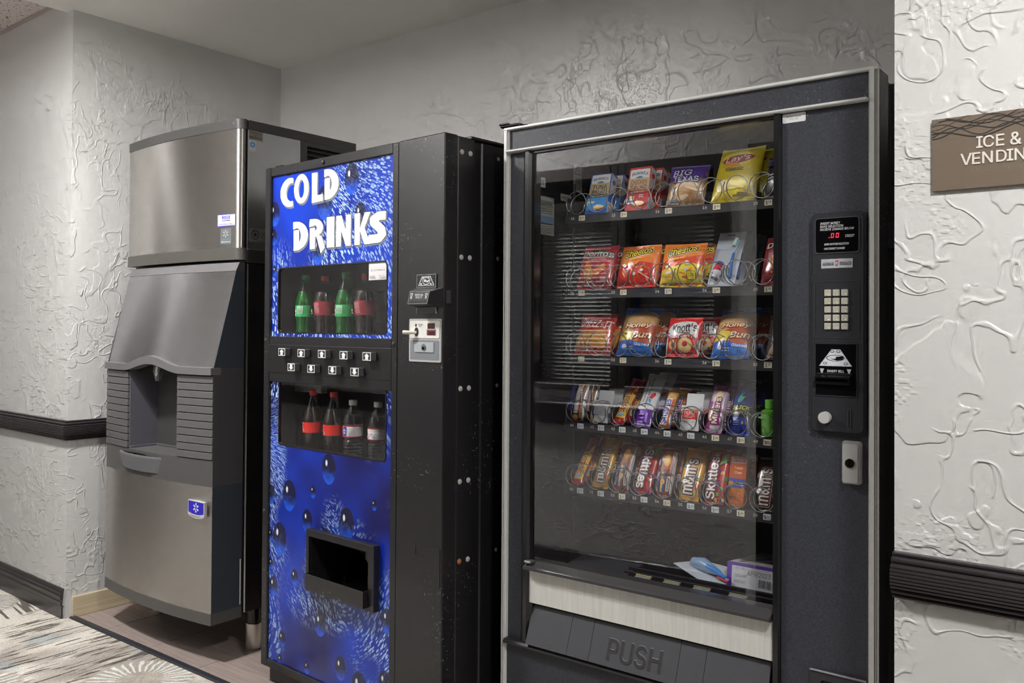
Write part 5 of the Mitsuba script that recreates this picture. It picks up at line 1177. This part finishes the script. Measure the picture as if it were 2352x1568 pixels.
def cheetos(w, L, hot):
    a = Art(w, L).rect(-.5, 0, .5, 1, '#e07a1c')
    if hot: a.poly([(-.5, 0), (.5, 0), (.5, .70), (.2, .62), (-.1, .66), (-.5, .5)], '#d2431c').poly([(-.5, 0), (.5, 0), (.5, .46), (.1, .50), (-.5, .34)], '#e3cf2e')
    else: a.poly([(-.5, 0), (.5, 0), (.5, .52), (.1, .56), (-.15, .50), (-.5, .40)], '#c8281c')
    a.text('Cheetos', .0, .80, width=.66, height=.19, color='#f0d23a', outline=((.030, '#f2e6c0'), (.022, '#241c1a')), shear=10, rot=13)
    rg = np.random.default_rng(5 + hot)
    for i in range(11):
        a.blob(rg.uniform(-.32, .42), rg.uniform(.14, .5), rg.uniform(.06, .12), .018, ('#e98a2a', '#f0a040', '#d9541c')[i % 3], rg.uniform(-60, 60))
    for i in range(6): a.blob(rg.uniform(-.3, .3), rg.uniform(.2, .5), .045, .035, '#e8ddc8')
    if hot: a.rect(.20, .12, .38, .30, '#3a3420').rect(.21, .13, .37, .29, '#e3cf2e').text('170', .29, .22, width=.12, height=.07, color='#3a3420').rect(-.42, .05, -.12, .075, '#6a5a20').text('FLAMIN HOT', -.05, .58, width=.4, height=.05, color='#f0e060', rot=8)
    else: a.text('Crunchy', .0, .62, width=.3, height=.05, color='#f0d23a', rot=10).poly([(.1, .3), (.44, .12), (.42, .16), (.12, .33)], '#e8b8a8').rect(-.42, .1, -.15, .12, '#7a1a14')
    return a
b = Bag(.343, 1.3605, .126, .128, 19, .052, seed=13)
pack('chip_bag', 'orange and red cheese puff bag, left of the yellow one', 'chip bag', R2, b, cheetos(b.w, b.L, 0), '#d9701a', back=1, back_label='second orange puff bag behind the orange and red one', zig=.02)
b = Bag(.481, 1.3605, .126, .126, 17, .052, seed=17)
pack('chip_bag', 'orange and yellow hot puff bag in the middle of the second tray', 'chip bag', R2, b, cheetos(b.w, b.L, 1), '#dd761a', back=1, back_label='second orange puff bag behind the yellow one', zig=.02)
# toothbrush kits in clear blisters on cards
bx = Box(.597, 1.3605, .076, .172, 30, .0014)
a = Art(.076, .172).rect(-.5, 0, .5, 1, '#aeb4bd').rect(-.36, .66, .2, .67, '#7f94ad').rect(-.40, .30, .1, .305, '#8c9ab0').rect(-.46, .03, -.42, .22, '#8d96a2').rect(-.18, .93, .12, .965, '#5b6068', r=.003).blob(-.03, .36, .12, .1, '#c7cbd1')
def kit_parts(bx):
    tb = [(.32, .12), (.29, .25), (.24, .42), (.245, .58), (.30, .70), (.34, .80)]
    P = np.array([bx.front(np.array([u * bx.w]), np.array([v * bx.L]), .006)[0] for u, v in tb])
    from_ = [('toothbrush_handle', [pc(tube(P[:4], [.0036, .0042, .0042, .0034], 8), srgb(44, 104, 176))], 'mat_gloss'), ('toothbrush_neck', [pc(tube(P[3:], [.0030, .0026, .0036], 8), srgb(150, 190, 214))], 'mat_gloss')]
    hd = np.array([bx.front(np.array([u * bx.w]), np.array([v * bx.L]), .010)[0] for u, v in ((.22, .70), (.27, .84))])
    from_.append(('toothbrush_bristles', [pc(tube(hd, .006, 8), srgb(176, 204, 196))], 'mat_satin'))
    q = np.array([bx.front(np.array([u * bx.w]), np.array([v * bx.L]), .012)[0] for u, v in ((-.20, .10), (-.17, .17), (-.165, .18), (-.10, .36))])
    from_.append(('toothpaste_tube', [pc(tube(q, [.0105, .0100, .0135, .0105], 14), srgb(206, 208, 212))], 'mat_gloss'))
    q2 = np.array([bx.front(np.array([u * bx.w]), np.array([v * bx.L]), .0138)[0] for u, v in ((-.155, .22), (-.12, .32))])
    from_.append(('toothpaste_band', [pc(tube(q2, [.0122, .0108], 14), srgb(186, 40, 58))], 'mat_gloss'))
    q3 = np.array([bx.front(np.array([u * bx.w]), np.array([v * bx.L]), .0136)[0] for u, v in ((-.118, .325), (-.10, .375))])
    from_.append(('toothpaste_end', [pc(tube(q3, [.0110, .0102], 14), srgb(50, 76, 160))], 'mat_gloss'))
    return from_
pack('toothbrush_kit', 'front clear card with a blue toothbrush and white toothpaste', 'toothbrush kit', R2, bx, a, '#a2a8b2', 'mat_satin', 3, .045, ['toothbrush card second from the front', 'toothbrush card third from the front', 'rearmost toothbrush card in its slot'], extra=kit_parts(bx), zig=.0)
b = Bag(.760, 1.3605, .110, .135, 22, .050, seed=19)
a = doritos(b.w, b.L, '#7c1a22').blob(-.05, .35, .28, .2, '#8c2028').poly([(-.18, .60), (.2, .46), (.1, .18), (-.24, .3)], '#d98a30')
pack('chip_bag', 'dark red tortilla chip bag at the right end of the second tray', 'chip bag', R2, b, a, '#74181f')

# --- third tray
b = Bag(.198, 1.1700, .120, .130, 23, .046, seed=23)
a = Art(b.w, b.L).rect(-.5, 0, .5, 1, '#c63a2a').rect(-.5, .84, .5, 1, '#b03a32').text('CHEEZ-IT', .05, .70, width=.86, height=.23, color='#f0e8e2', shear=10, rot=-5, outline=((.016, '#8c1f18'),)).poly([(-.5, .5), (-.1, .58), (.5, .52), (.5, .56), (-.1, .62), (-.5, .56)], '#e0562a')
for x, y, r in ((-.26, .40, 12), (.02, .38, -8), (.24, .42, 20), (.12, .26, 35), (.30, .24, 10), (-.1, .26, 30)): a.add(affinity.translate(affinity.rotate(rrect(-.017, -.014, .017, .014, .003), r), x * a.w, y * a.h), '#dc962e').blob(x, y, .05, .04, '#e8b04a')
a.rect(-.45, .16, -.30, .38, '#d8c46a').rect(-.42, .26, -.33, .30, '#3a5a30').poly([(-.5, .08), (.5, .16), (.5, .19), (-.5, .11)], '#e88a6a')
pack('cracker_bag', 'red cheese cracker bag in the left slot of the third tray', 'cracker bag', R3, b, a, '#c2382a', back=1, back_label='second red cracker bag behind the left one', zig=.016)
def bun(w, L):
    a = Art(w, L).rect(-.5, 0, .5, 1, '#b98a58').blob(0, .60, .46, .28, '#c49a68').blob(-.12, .68, .3, .1, '#d4ae80', 15).blob(.15, .66, .18, .06, '#caa070').rect(-.5, 0, .5, .27, '#2c6cc0').poly([(-.5, .26), (.5, .22), (.5, .60), (.2, .60), (-.5, .34)], '#b4502a').poly([(-.5, .27), (-.04, .27), (-.04, .44), (-.32, .46)], '#dcc646').rect(-.5, .17, -.0, .27, '#2f55b4').blob(-.26, .16, .07, .05, '#c8d2e8')
    a.rect(-.5, .84, .5, 1, '#2d62b0').poly([(-.5, .80), (-.3, .79), (.0, .86), (.3, .88), (.5, .82), (.5, .9), (-.5, .9)], '#2d62b0').add(LineString([(-.5 * w, .79 * L), (-.28 * w, .785 * L), (0, .855 * L), (.3 * w, .875 * L), (.5 * w, .815 * L)]).buffer(.0013), '#d8cc50').text('Duchess', -.08, .93, width=.5, height=.10, color='#dfe6f2', shear=14, rot=4, outline=((.012, '#28448e'),)).rect(-.12, .975, .06, .995, '#b03a30')
    a.text('Honey', .06, .555, width=.72, height=.16, color='#f2e2b8', shear=14, outline=((.012, '#a23c20'),), rot=4).text('Bun', .20, .375, width=.50, height=.17, color='#f2e2b8', shear=14, outline=((.012, '#a23c20'),), rot=4).text('Glazed', .24, .19, width=.38, height=.07, color='#e6ecf6', shear=10).lines(-.2, .1, .0, .16, 2, '#c8d2e8', .4, 4)
    return a
b = Bag(.337, 1.1700, .112, .150, 26, .056, seed=29)
pack('pastry_pack', 'blue-topped honey bun between the cracker bag and the white pack', 'snack pack', R3, b, bun(b.w, b.L), '#a87c50', back=1, back_label='second honey bun behind the left honey bun', zig=.018)
b = Bag(.486, 1.1700, .100, .112, 16, .042, seed=31)
a = Art(b.w, b.L).rect(-.5, 0, .5, 1, '#c8282a').poly([(-.5, .56), (-.3, .82), (.0, .90), (.34, .86), (.5, .66), (.5, .44), (.1, .56), (-.3, .44)], '#dcdcdd').poly([(-.5, 0), (-.40, .3), (-.44, .5), (-.5, .55)], '#cfd0d2').poly([(.5, 0), (.42, .2), (.45, .4), (.5, .45)], '#cfd0d2').text("Knott's", .06, .695, width=.70, height=.24, color='#211c1e', bold=True, rot=5).lines(-.1, .555, .25, .60, 1, '#5b4a44', .6, 3).text('Raspberry', .02, .47, width=.66, height=.10, color='#f0dcd8', rot=5, outline=((.01, '#a01c20'),))
a.blob(.14, .27, .20, .20, '#dcb878').blob(.14, .28, .16, .15, '#e6c890').blob(.14, .29, .075, .07, '#b8282a').blob(-.22, .26, .13, .13, '#d8b070').blob(-.22, .26, .05, .05, '#b8282a').poly([(.34, .28), (.44, .24), (.38, .2)], '#4c9a3a')
pack('cookie_bag', 'white and red raspberry cookie bag on the third tray', 'cookie bag', R3, b, a, '#c42a2c', back=1, back_label='second red cookie bag behind the white and red one', zig=.026)
b = Bag(.622, 1.1700, .108, .160, 34, .056, seed=37)
pack('pastry_pack', 'blue-topped honey bun on the right of the third tray', 'snack pack', R3, b, bun(b.w, b.L), '#a87c50', back=1, back_label='second honey bun behind the right honey bun', zig=.02)
b = Bag(.768, 1.1700, .100, .120, 22, .046, seed=41)
a = Art(b.w, b.L).rect(-.5, 0, .5, 1, '#2b2724').poly([(-.5, 0), (.5, 0), (.5, .56), (-.1, .56)], '#b49a80').rect(-.12, .50, .5, .64, '#4a3a7c')
for i in range(5): a.blob(-.2 + .13 * i, .24 + .06 * (i % 2), .085, .085, '#8c735c').blob(-.2 + .13 * i, .24 + .06 * (i % 2), .075, .075, '#bfa68a')
a.lines(-.08, .52, .4, .62, 2, '#d8d2e0', .5, 3)
pack('snack_pouch', 'dark and beige pouch at the right end of the third tray', 'snack pack', R3, b, a, '#2a2624')

# --- fourth tray
def bar(x, z, w, L, lean, T=.016, seed=1, **k): return Bag(x, z, w, L, lean, T, .156, .007, seed, 3.2, 3.5, wr=.0007, **k)
def vtext(a, t, cx, cy, length, height, color, down=False, **k):
    """lettering that runs up (or down) a bar; sizes in fractions of the bar's height and width"""
    g = place(tpoly(t, True), 0, 0, length * a.h, height * a.w, 0, k.get('shear', 0), k.get('thick', 0))
    g = affinity.translate(affinity.rotate(g, -90 if down else 90, origin=(0, 0)), cx * a.w, cy * a.h)
    for t_, c_ in k.get('outline', ()): a.add(g.buffer(t_ * a.w, quad_segs=3), c_)
    return a.add(g, color)
b = bar(.155, .975, .040, .113, 20, .022, 43)
a = Art(b.w, b.L).rect(-.5, 0, .5, 1, '#4a2f20').rect(-.5, .82, .5, 1, '#c9b08c').rect(-.46, .20, .02, .90, '#d8d4d8').rect(.02, .20, .16, .96, '#b8503c').rect(.16, .08, .34, .92, '#a98a5a').rect(.34, .02, .5, .96, '#d4d4d6').blob(-.2, .1, .25, .16, '#c48a3a').lines(.36, .06, .48, .9, 16, '#6a6a6e', .5, 3)
vtext(a, 'SNICKERS', -.22, .53, .66, .36, '#2a3a9a', shear=8)
pack('candy_bar', 'striped peanut bar turned to show its edge, left end of the fourth tray', 'candy bar', R4, b, a, '#5a3a26', back=1, pitch=.044, back_label='second peanut bar behind the left end bar')
bx = Box(.228, .9755, .052, .066, 13, .004)
a = Art(.052, .066).rect(-.5, 0, .5, 1, '#c6c8cd').rect(-.4, .30, .44, .86, '#b6b9bf').lines(-.36, .33, .42, .84, 12, '#9a9da4', .35, 3).rect(-.42, .06, -.22, .36, '#1d2140').add(affinity.rotate(place(tpoly('Roll', True), 0, 0, .018, .006), 90), '#d8d23a').lines(-.4, .07, -.24, .3, 4, '#cfc62e', .5, 3)
bc2 = Box(.233, .976, .050, .095, 16, .003, y=.167)
pack('medicine_card', 'plain white medicine card in the second slot of the fourth tray', 'medicine card', R4, bx, a, '#c2c4c9', 'mat_satin', 3, .042, ['white medicine card behind the plain front one', 'third white medicine card in the second slot', 'fourth white medicine card in the second slot'], extra=[('backing_card', [bc2.solid(srgb(204, 206, 211))], 'mat_satin')], zig=.003)
def star(w, L):
    a = Art(w, L).rect(-.5, 0, .5, 1, '#b01d22').poly([(-.5, .12), (.42, .12), (.46, .62), (-.5, .70)], '#e6c132').rect(-.5, .72, .5, 1, '#a81c24').poly([(.1, .60), (.46, .70), (.42, .82), (.2, .76)], '#e3c15a').rect(-.30, .15, .22, .23, '#9fc0cf')
    vtext(a, 'Starburst', -.10, .45, .46, .62, '#b32a20', outline=((.05, '#f0d98a'),)); vtext(a, 'ORIGINAL', -.22, .84, .24, .24, '#f0dcd8')
    return a
b = bar(.291, .9755, .036, .172, 45, .017, 47)
pack('candy_bar', 'yellow and red fruit chew bar on the fourth tray', 'candy bar', R4, b, star(b.w, b.L), '#a81c22', back=1, pitch=.044, back_label='second fruit chew bar behind the one on the fourth tray')
b = bar(.364, .9735, .055, .176, 37, .018, 53)
a = Art(b.w, b.L).rect(-.5, 0, .5, 1, '#d2d3d8').rect(-.5, 0, .5, .30, '#6b2cb0').rect(-.5, .94, .5, 1, '#c2c4ca').poly([(.02, .52), (.22, .50), (.34, .57), (.30, .62), (.16, .60), (.08, .58)], '#cf3434').poly([(.04, .52), (.2, .48), (.16, .41), (.02, .47)], '#4aa3d2').lines(-.2, .06, .1, .24, 3, '#b79ae0', .4, 3)
vtext(a, "WORLD'S FINEST", .02, .60, .56, .09, '#3a3a42', True, shear=0); vtext(a, 'CHOCOLATE', -.16, .62, .42, .08, '#3a3a42', True); vtext(a, 'DARK', .26, .15, .16, .12, '#d8c8f0')
pack('candy_bar', 'tall white chocolate bar with a purple foot', 'candy bar', R4, b, a, '#c9cbd0', back=1, pitch=.044, back_label='second white chocolate bar behind the tall one')
b = bar(.437, .976, .034, .120, 34, .018, 59)
a = Art(b.w, b.L).rect(-.5, 0, .5, 1, '#b8763a').rect(-.5, .72, .5, 1, '#d8a860').rect(-.46, .06, .16, .74, '#e4dfe6').rect(.16, .04, .34, .72, '#c2663c').rect(.34, .04, .5, .4, '#8a8f98').blob(0, .84, .2, .12, '#e8c88a')
vtext(a, 'SATISFIES', -.14, .40, .62, .50, '#2c2f9a', shear=8)
pack('candy_bar', 'peanut bar with upright blue lettering on white, middle of the fourth tray', 'candy bar', R4, b, a, '#7a4a2a', back=1, pitch=.044, back_label='second peanut bar behind the blue-lettered one')
bx = Box(.508, .9745, .056, .068, 13, .004)
a = Art(.056, .068).rect(-.5, 0, .5, 1, '#cfd0d4').rect(-.40, .46, .40, .82, '#c2241e', r=.001).poly([(-.36, .80), (.38, .72), (.38, .82), (-.1, .82)], '#d9622a').text('TYLENOL', -.03, .70, width=.62, height=.16, color='#f0e8e6', shear=6).rect(-.36, .52, .12, .545, '#f0d8d4').rect(-.38, .58, .3, .595, '#f0d8d4').rect(-.36, .43, .36, .45, '#d8cf7a').rect(-.30, .36, .34, .375, '#b8babf').blob(.0, .2, .3, .12, '#d8d9dc')
bc2 = Box(.513, .976, .050, .100, 16, .003, y=.167)
pack('medicine_card', 'white medicine card with a red label on the fourth tray', 'medicine card', R4, bx, a, '#c9cace', 'mat_satin', 3, .042, ['white medicine card behind the red-labelled one', 'third white card behind the red-labelled one', 'fourth white card behind the red-labelled one'], extra=[('backing_card', [bc2.solid(srgb(206, 208, 212))], 'mat_satin')], zig=.003)
b = bar(.579, .9735, .048, .142, 29, .026, 61)
a = Art(b.w, b.L).rect(-.5, 0, .5, 1, '#b9a3ba').rect(-.5, .84, .5, 1, '#8c3a72').rect(-.5, 0, .5, .05, '#a04a86').poly([(-.5, .05), (-.2, .05), (-.1, .6), (-.5, .6)], '#9a3f80').poly([(.12, .14), (.42, .14), (.3, .5), (.16, .5)], '#8c2f74').blob(.06, .70, .24, .34, '#d8bd92').blob(-.2, .34, .16, .4, '#dcc49a').blob(.06, .74, .17, .22, '#e4cfa8').rect(-.2, .05, .3, .12, '#d8d2da')
vtext(a, 'Miners', .05, .42, .52, .34, '#ecdfe2', outline=((.05, '#6a2a3a'),))
pack('cookie_pack', 'pink and white wafer pack on the fourth tray', 'cookie pack', R4, b, a, '#a888a8', back=1, pitch=.046, back_label='second pink wafer pack behind the front one')
b = Bag(.646, .9735, .062, .165, 33, .030, .156, .008, 67, 2.4, 3.0)
a = Art(b.w, b.L).rect(-.5, 0, .5, 1, '#1f2a78').rect(-.5, .70, .5, 1, '#1c2452').rect(-.5, 0, .5, .06, '#2c44c0').blob(.1, .72, .28, .2, '#2a52b0').blob(-.08, .62, .12, .26, '#3f9a86', -20).add(LineString([(.0, .11), (.024, .128)]).buffer(.0035), '#0f1014').add(LineString([(.012, .119), (.006, .094)]).buffer(.004), '#1a2c5c').poly([(-.5, .30), (.5, .27), (.5, .46), (.0, .50), (-.5, .47)], '#17181e')
a.text('SLICK', .02, .44, width=.78, height=.18, color='#d8d23a', shear=10).text('UltraPLUS', .02, .345, width=.86, height=.11, color='#cfd6b8', shear=10).text('2', -.34, .19, height=.12, color='#c9d2e6').text('3', .18, .18, height=.12, color='#d8d23a').lines(-.2, .14, .05, .22, 3, '#8c98c8', .4, 3)
pack('razor_pouch', 'dark blue razor pouch with yellow lettering on the fourth tray', 'razor pack', R4, b, a, '#1e2668', back=1, pitch=.046, back_label='second dark blue razor pouch behind the front one')
# green travel bottles
prof = [(0, 0), (.021, 0), (.0235, .003), (.0235, .060), (.022, .066), (.0105, .071), (.0105, .075)]
k = thing('lotion_bottle', 'bright green bottle at the right end of the fourth tray', 'bottle', R4)
M = FS @ frame(-.5, (.727, .178, .9745))
add(k + '__body', pc(lathe(prof, 28), srgb(96, 176, 52), 50), 'mat_gloss', M)
add(k + '__cap', pc(lathe([(0, .094), (.0128, .094), (.0138, .0925), (.0138, .072), (0, .072)][::-1], 28), srgb(104, 190, 58), 40), 'mat_satin', M)
a = Art(.14, .046).rect(-.20, .0, .12, 1, '#7cba60').rect(-.16, .25, -.07, .7, '#3d7a34').lines(-.155, .28, -.075, .68, 8, '#cfe0c0', .5, 3).text('Zest', -.03, .84, width=.12, height=.05, color='#d8ecc8')
add(k + '__label', a.pieces(cyl_map(.0237, 0, .012), step=.006), 'mat_satin', M)
b2 = thing('lotion_bottle', 'second green bottle behind the front green bottle', 'bottle', R4)
copy_of(b2, k, FS[:3, :3] @ np.array([.010, .060, 0]))

# --- lowest tray
b = bar(.151, .7860, .034, .170, 40, .017, 71)
pack('candy_bar', 'yellow and red fruit chew bar at the left end of the lowest tray', 'candy bar', R5, b, star(b.w, b.L), '#a81c22', back=1, pitch=.044, back_label='second fruit chew bar behind the left end one, lowest tray')
def mm(w, L, bg, dark):
    a = Art(w, L).rect(-.5, 0, .5, 1, bg).blob(.28, .42, .16, .16, '#3f8a3c' if not dark else '#7a1f20').blob(.30, .26, .18, .16, '#b03a22' if not dark else '#8a2420').blob(.2, .74, .22, .13, '#a8841c' if not dark else '#33201c').blob(.24, .86, .1, .07, '#8d8c80' if not dark else '#33201c')
    vtext(a, "m&m's", -.06, .43, .66, .60, '#e9e2dc', outline=((.075, '#d8d2c8'), (.055, '#4a241c')))
    return a
b = bar(.231, .7880, .052, .158, 31, .026, 73)
pack('candy_bag', 'yellow peanut candy bag in the second slot of the lowest tray', 'candy bag', R5, b, mm(b.w, b.L, '#d79a1c', 0), '#cf921a', back=1, pitch=.044, back_label='second yellow candy bag behind the one in the second slot')
def short(w, L):
    a = Art(w, L).rect(-.5, 0, .5, 1, '#6e2a22').rect(-.14, .56, .28, .93, '#a8602c').blob(.06, .74, .20, .32, '#d8a450').blob(.08, .76, .13, .2, '#e6bd6c').rect(-.40, .10, -.20, .50, '#2c3f86').rect(-.12, .10, .0, .50, '#c9a05a').rect(.0, .10, .12, .50, '#2c4a78').blob(-.02, .30, .12, .13, '#d8ae5a').blob(-.02, .30, .07, .075, '#b8803a').rect(.20, .12, .36, .42, '#cfcac6', r=.003).rect(.40, .05, .5, .92, '#b9b9bb').blob(-.34, .68, .08, .16, '#8aa0c0').poly([(.28, .45), (.34, .45), (.38, .95), (.32, .95)], '#c98a80')
    vtext(a, 'SHORTBREAD', -.30, .30, .38, .15, '#dfe3ec'); vtext(a, 'cookies', .28, .27, .24, .11, '#5a3a30')
    return a
b = bar(.299, .7855, .051, .148, 26, .024, 79)
pack('cookie_pack', 'brown shortbread pack left of the fruit candy bag', 'cookie pack', R5, b, short(b.w, b.L), '#6a2820', back=1, pitch=.044, back_label='second shortbread pack behind the left one')
def skit(w, L, up):
    a = Art(w, L).rect(-.5, 0, .5, 1, '#b81f22')
    rg = np.random.default_rng(7 + up)
    for i in range(30):
        cx, cy = rg.uniform(-.5, .5), rg.uniform(.02, .66)
        if (cx > -.05) == up or rg.uniform() > .45: a.blob(cx, cy, .09, .09, ('#3f9a3c', '#e0b428', '#4a2c8a', '#d9641e', '#2c5fb0')[i % 5])
    a.poly([(.1, .70), (.5, .80), (.5, .95), (.36, .97)], '#5c9a3c').rect(-.22, .86, .02, .95, '#cfd8cc', r=.001)
    vtext(a, 'Skittles', -.02 if not up else -.16, .47, .78, .50, '#ececee', not up, outline=((.05, '#5a1518'),))
    return a
b = bar(.367, .7880, .058, .150, 33, .026, 83)
pack('candy_bag', 'red fruit candy bag between the two shortbread packs', 'candy bag', R5, b, skit(b.w, b.L, False), '#b01e22', back=1, pitch=.044, back_label='second red candy bag behind the one between the shortbread packs')
b = bar(.432, .7855, .054, .138, 21, .024, 89)
pack('cookie_pack', 'brown shortbread pack right of the fruit candy bag', 'cookie pack', R5, b, short(b.w, b.L), '#6a2820', back=1, pitch=.044, back_label='second shortbread pack behind the right one')
b = bar(.506, .7870, .062, .150, 30, .028, 97)
pack('candy_bag', 'yellow peanut candy bag right of the second shortbread pack', 'candy bag', R5, b, mm(b.w, b.L, '#d79a1c', 0), '#cf921a', back=1, pitch=.044, back_label='second yellow candy bag behind the right yellow one')
b = bar(.582, .7865, .056, .144, 22, .026, 101)
pack('candy_bag', 'red fruit candy bag beside the orange sandwich crackers', 'candy bag', R5, b, skit(b.w, b.L, True), '#b01e22', back=1, pitch=.044, back_label='second red candy bag behind the one beside the crackers')
bx = Box(.639, .7875, .046, .130, 13, .030)
a = Art(.046, .130).rect(-.5, 0, .5, 1, '#b8521e').rect(-.48, .34, .48, .56, '#33499a').text('Lance', .02, .92, width=.80, height=.22, color='#b83a20', outline=((.05, '#d8c4b8'),)).text('Toast', .02, .77, width=.5, height=.15, color='#e6c8a8').text('Chee', .02, .68, width=.46, height=.15, color='#e6c8a8').blob(-.34, .45, .16, .16, '#b8803a').lines(-.05, .42, .42, .52, 2, '#c2cae6', .5, 3)
a.rect(-.46, .20, .48, .375, '#bf6a28', r=.002).rect(-.46, .02, .48, .195, '#b9642a', r=.002)
for i in range(4):
    for j in range(4): a.blob(-.32 + .2 * i, .06 + .085 * j, .02, .02, '#7a3c14')
pack('cracker_pack', 'orange sandwich cracker pack near the right end of the lowest tray', 'cracker pack', R5, bx, a, '#9a4a1c', 'mat_foil', 1, .046, 'second orange cracker pack behind the front one')
b = bar(.716, .7850, .062, .145, 26, .028, 107)
pack('candy_bag', 'dark brown candy bag at the right end of the lowest tray', 'candy bag', R5, b, mm(b.w, b.L, '#2a1916', 1), '#2a1815')

# --- things lying in the delivery bin
bx = Box(.700, .5765, .165, .0665, 6, .235, y=.158)
k = thing('carton', 'purple and white carton marked APR/2023 lying in the delivery bin', 'carton')
add(k + '__carton_body', [bx.solid(srgb(176, 176, 180))], 'mat_satin', FS)
a = Art(.165, .0665).rect(-.5, 0, .5, 1, '#5b2f9e').rect(-.42, .08, .5, .90, '#cfd0d6').text('APR/2023', .02, .68, width=.37, height=.085, color='#4a4a52', bold=False).text('BEST THRU', -.28, .82, width=.16, height=.04, color='#8d8e96', bold=False).text('ITEM 5050MFC', -.27, .54, width=.20, height=.045, color='#7a7b84', bold=False).text('BATCH 1050F1', -.28, .31, width=.18, height=.045, color='#7a7b84', bold=False)
rg = np.random.default_rng(2); x = .02
while x < .22:
    wd = rg.choice([.003, .006, .009]); a.rect(x, .22, x + wd, .52, '#55565e'); x += wd + rg.choice([.004, .007])
add(k + '__print', a.pieces(bx.front, lift=1.5e-4), 'mat_satin', FS)
def carton_top(u, v, l):
    p0, ex, ey = bx.front(np.zeros(1), np.array([bx.L]), 0)[0], np.array([1, 0, 0.]), np.array([0, bx.c, -bx.s])
    return p0 + u[:, None] * ex + v[:, None] * ey + l * np.array([0, bx.s, bx.c])
a = Art(.165, .235).poly([(-.40, .12), (-.34, .12), (.10, .95), (.02, .95)], '#3a3a3e').poly([(.0, .30), (.06, .48), (.30, .62), (.5, .64), (.5, .22), (.2, .24)], '#2a2622').poly([(.06, .24), (.2, .3), (.5, .3), (.5, .2), (.2, .2)], '#b09a80').rect(-.5, 0, .5, .03, '#6a4a9a').text('DI', .12, .08, height=.04, color='#4a4a50')
add(k + '__lid_print', a.pieces(carton_top, lift=2e-4), 'mat_satin', FS)
k = thing('toothbrush_kit', 'fallen clear toothbrush pack lying against the purple carton', 'toothbrush kit')
crd = trimesh.convex.convex_hull(np.array([(.462, .165, .612), (.470, .168, .614), (.560, .120, .594), (.630, .125, .590), (.615, .215, .612), (.520, .22, .618), (.462, .165, .6105), (.560, .120, .5925), (.630, .125, .5885), (.615, .215, .6105)]))
add(k + '__card', pc(crd, srgb(176, 182, 190)), 'mat_gloss', FS)
add(k + '__blister', pc(tube([(.515, .178, .622), (.55, .165, .623), (.60, .15, .612)], [.012, .018, .008], 12), srgb(120, 150, 186)), 'mat_gloss', FS)
add(k + '__brush_handle', pc(tube([(.565, .152, .624), (.590, .146, .619), (.622, .138, .606)], [.006, .0085, .004], 10), srgb(40, 120, 200)), 'mat_gloss', FS)
add(k + '__red_band', pc(tube([(.600, .140, .605), (.632, .132, .598)], .0032, 8), srgb(170, 40, 40)), 'mat_gloss', FS)

# ------------------------------------------------------------------ sign on the right wall
FW = frame(0, (XR, YR, 0))
SG = thing('wall_sign', 'brown sign with wavy lines reading ICE & VENDING on the white wall', 'sign')
x0, x1, z0, z1 = .0657, .2950, 1.4997, 1.6303
add(SG + '__plaque', [pc(cbox(x0, x1, -.0075, -.0005, z0, z1, .0008), srgb(104, 91, 78))], 'mat_satin', FW)
a = Art(x1 - x0, z1 - z0)
W2, H2 = a.w, a.h
for i, (y, amp, ph, per, s0, s1) in enumerate([(.93, .05, .2, .17, -.5, .5), (.86, .05, 2.2, .15, -.5, .5), (.90, .06, 4.0, .20, -.5, .5), (.80, .06, 1.0, .14, -.5, .5), (.84, .05, 3.2, .19, -.5, .5), (.77, .05, 5.2, .16, -.5, .5), (.96, .04, 2.8, .13, -.4, .5), (.74, .06, .0, .22, -.5, .5), (.88, .07, 5.6, .24, -.45, .5)]):
    xs = np.linspace(s0, s1, 90)
    g = LineString(np.c_[xs * W2, (y + amp * np.sin(xs * W2 / (per * .62) * 6.283 + ph) + .10 * (xs + .5) * ((i % 3) - .4)) * H2])
    a.add(g.buffer(.0005 + .0003 * (i % 2), cap_style=2), '#2b2928')
add(SG + '__wave_print', a.pieces(flat(-.0076, (x0 + x1) / 2, z0)), 'mat_satin', FW)
def raised(t, cx, cz, h, w=None):
    g = place(tpoly(t, False), cx, cz, w, h, thick=.015)
    return [pc(prism_y(p, -.0092, -.0070), srgb(206, 200, 192)) for p in polys(g)]
for t, cx, w in (('I', .1434, None), ('C', .1577, None), ('E', .1756, None), ('&', .1994, None)):
    add(SG + '__raised_letter', raised(t, cx, 1.5803, .0206 if t != '&' else .0222), 'mat_satin', FW, part=True)
for t, cx in (('V', .1224), ('E', .1382), ('N', .1560), ('D', .1775), ('I', .1906), ('N', .2056), ('G', .2265)):
    add(SG + '__raised_letter', raised(t, cx, 1.5525, .0206), 'mat_satin', FW, part=True)
rg = np.random.default_rng(3); dots = []
for i in range(17):
    for r in range(3):
        for c in range(2):
            if rg.uniform() < .45 and i not in (3, 7): dots.append(pc(dome(.130 + .0062 * i + .0024 * c, 1.5345 - .0024 * r, -.0075, .0007, .0005, 8), srgb(128, 115, 100), 40))
bk = add(SG + '__braille', dots, 'mat_satin', FW)
labels[bk] = {'kind': 'stuff'}
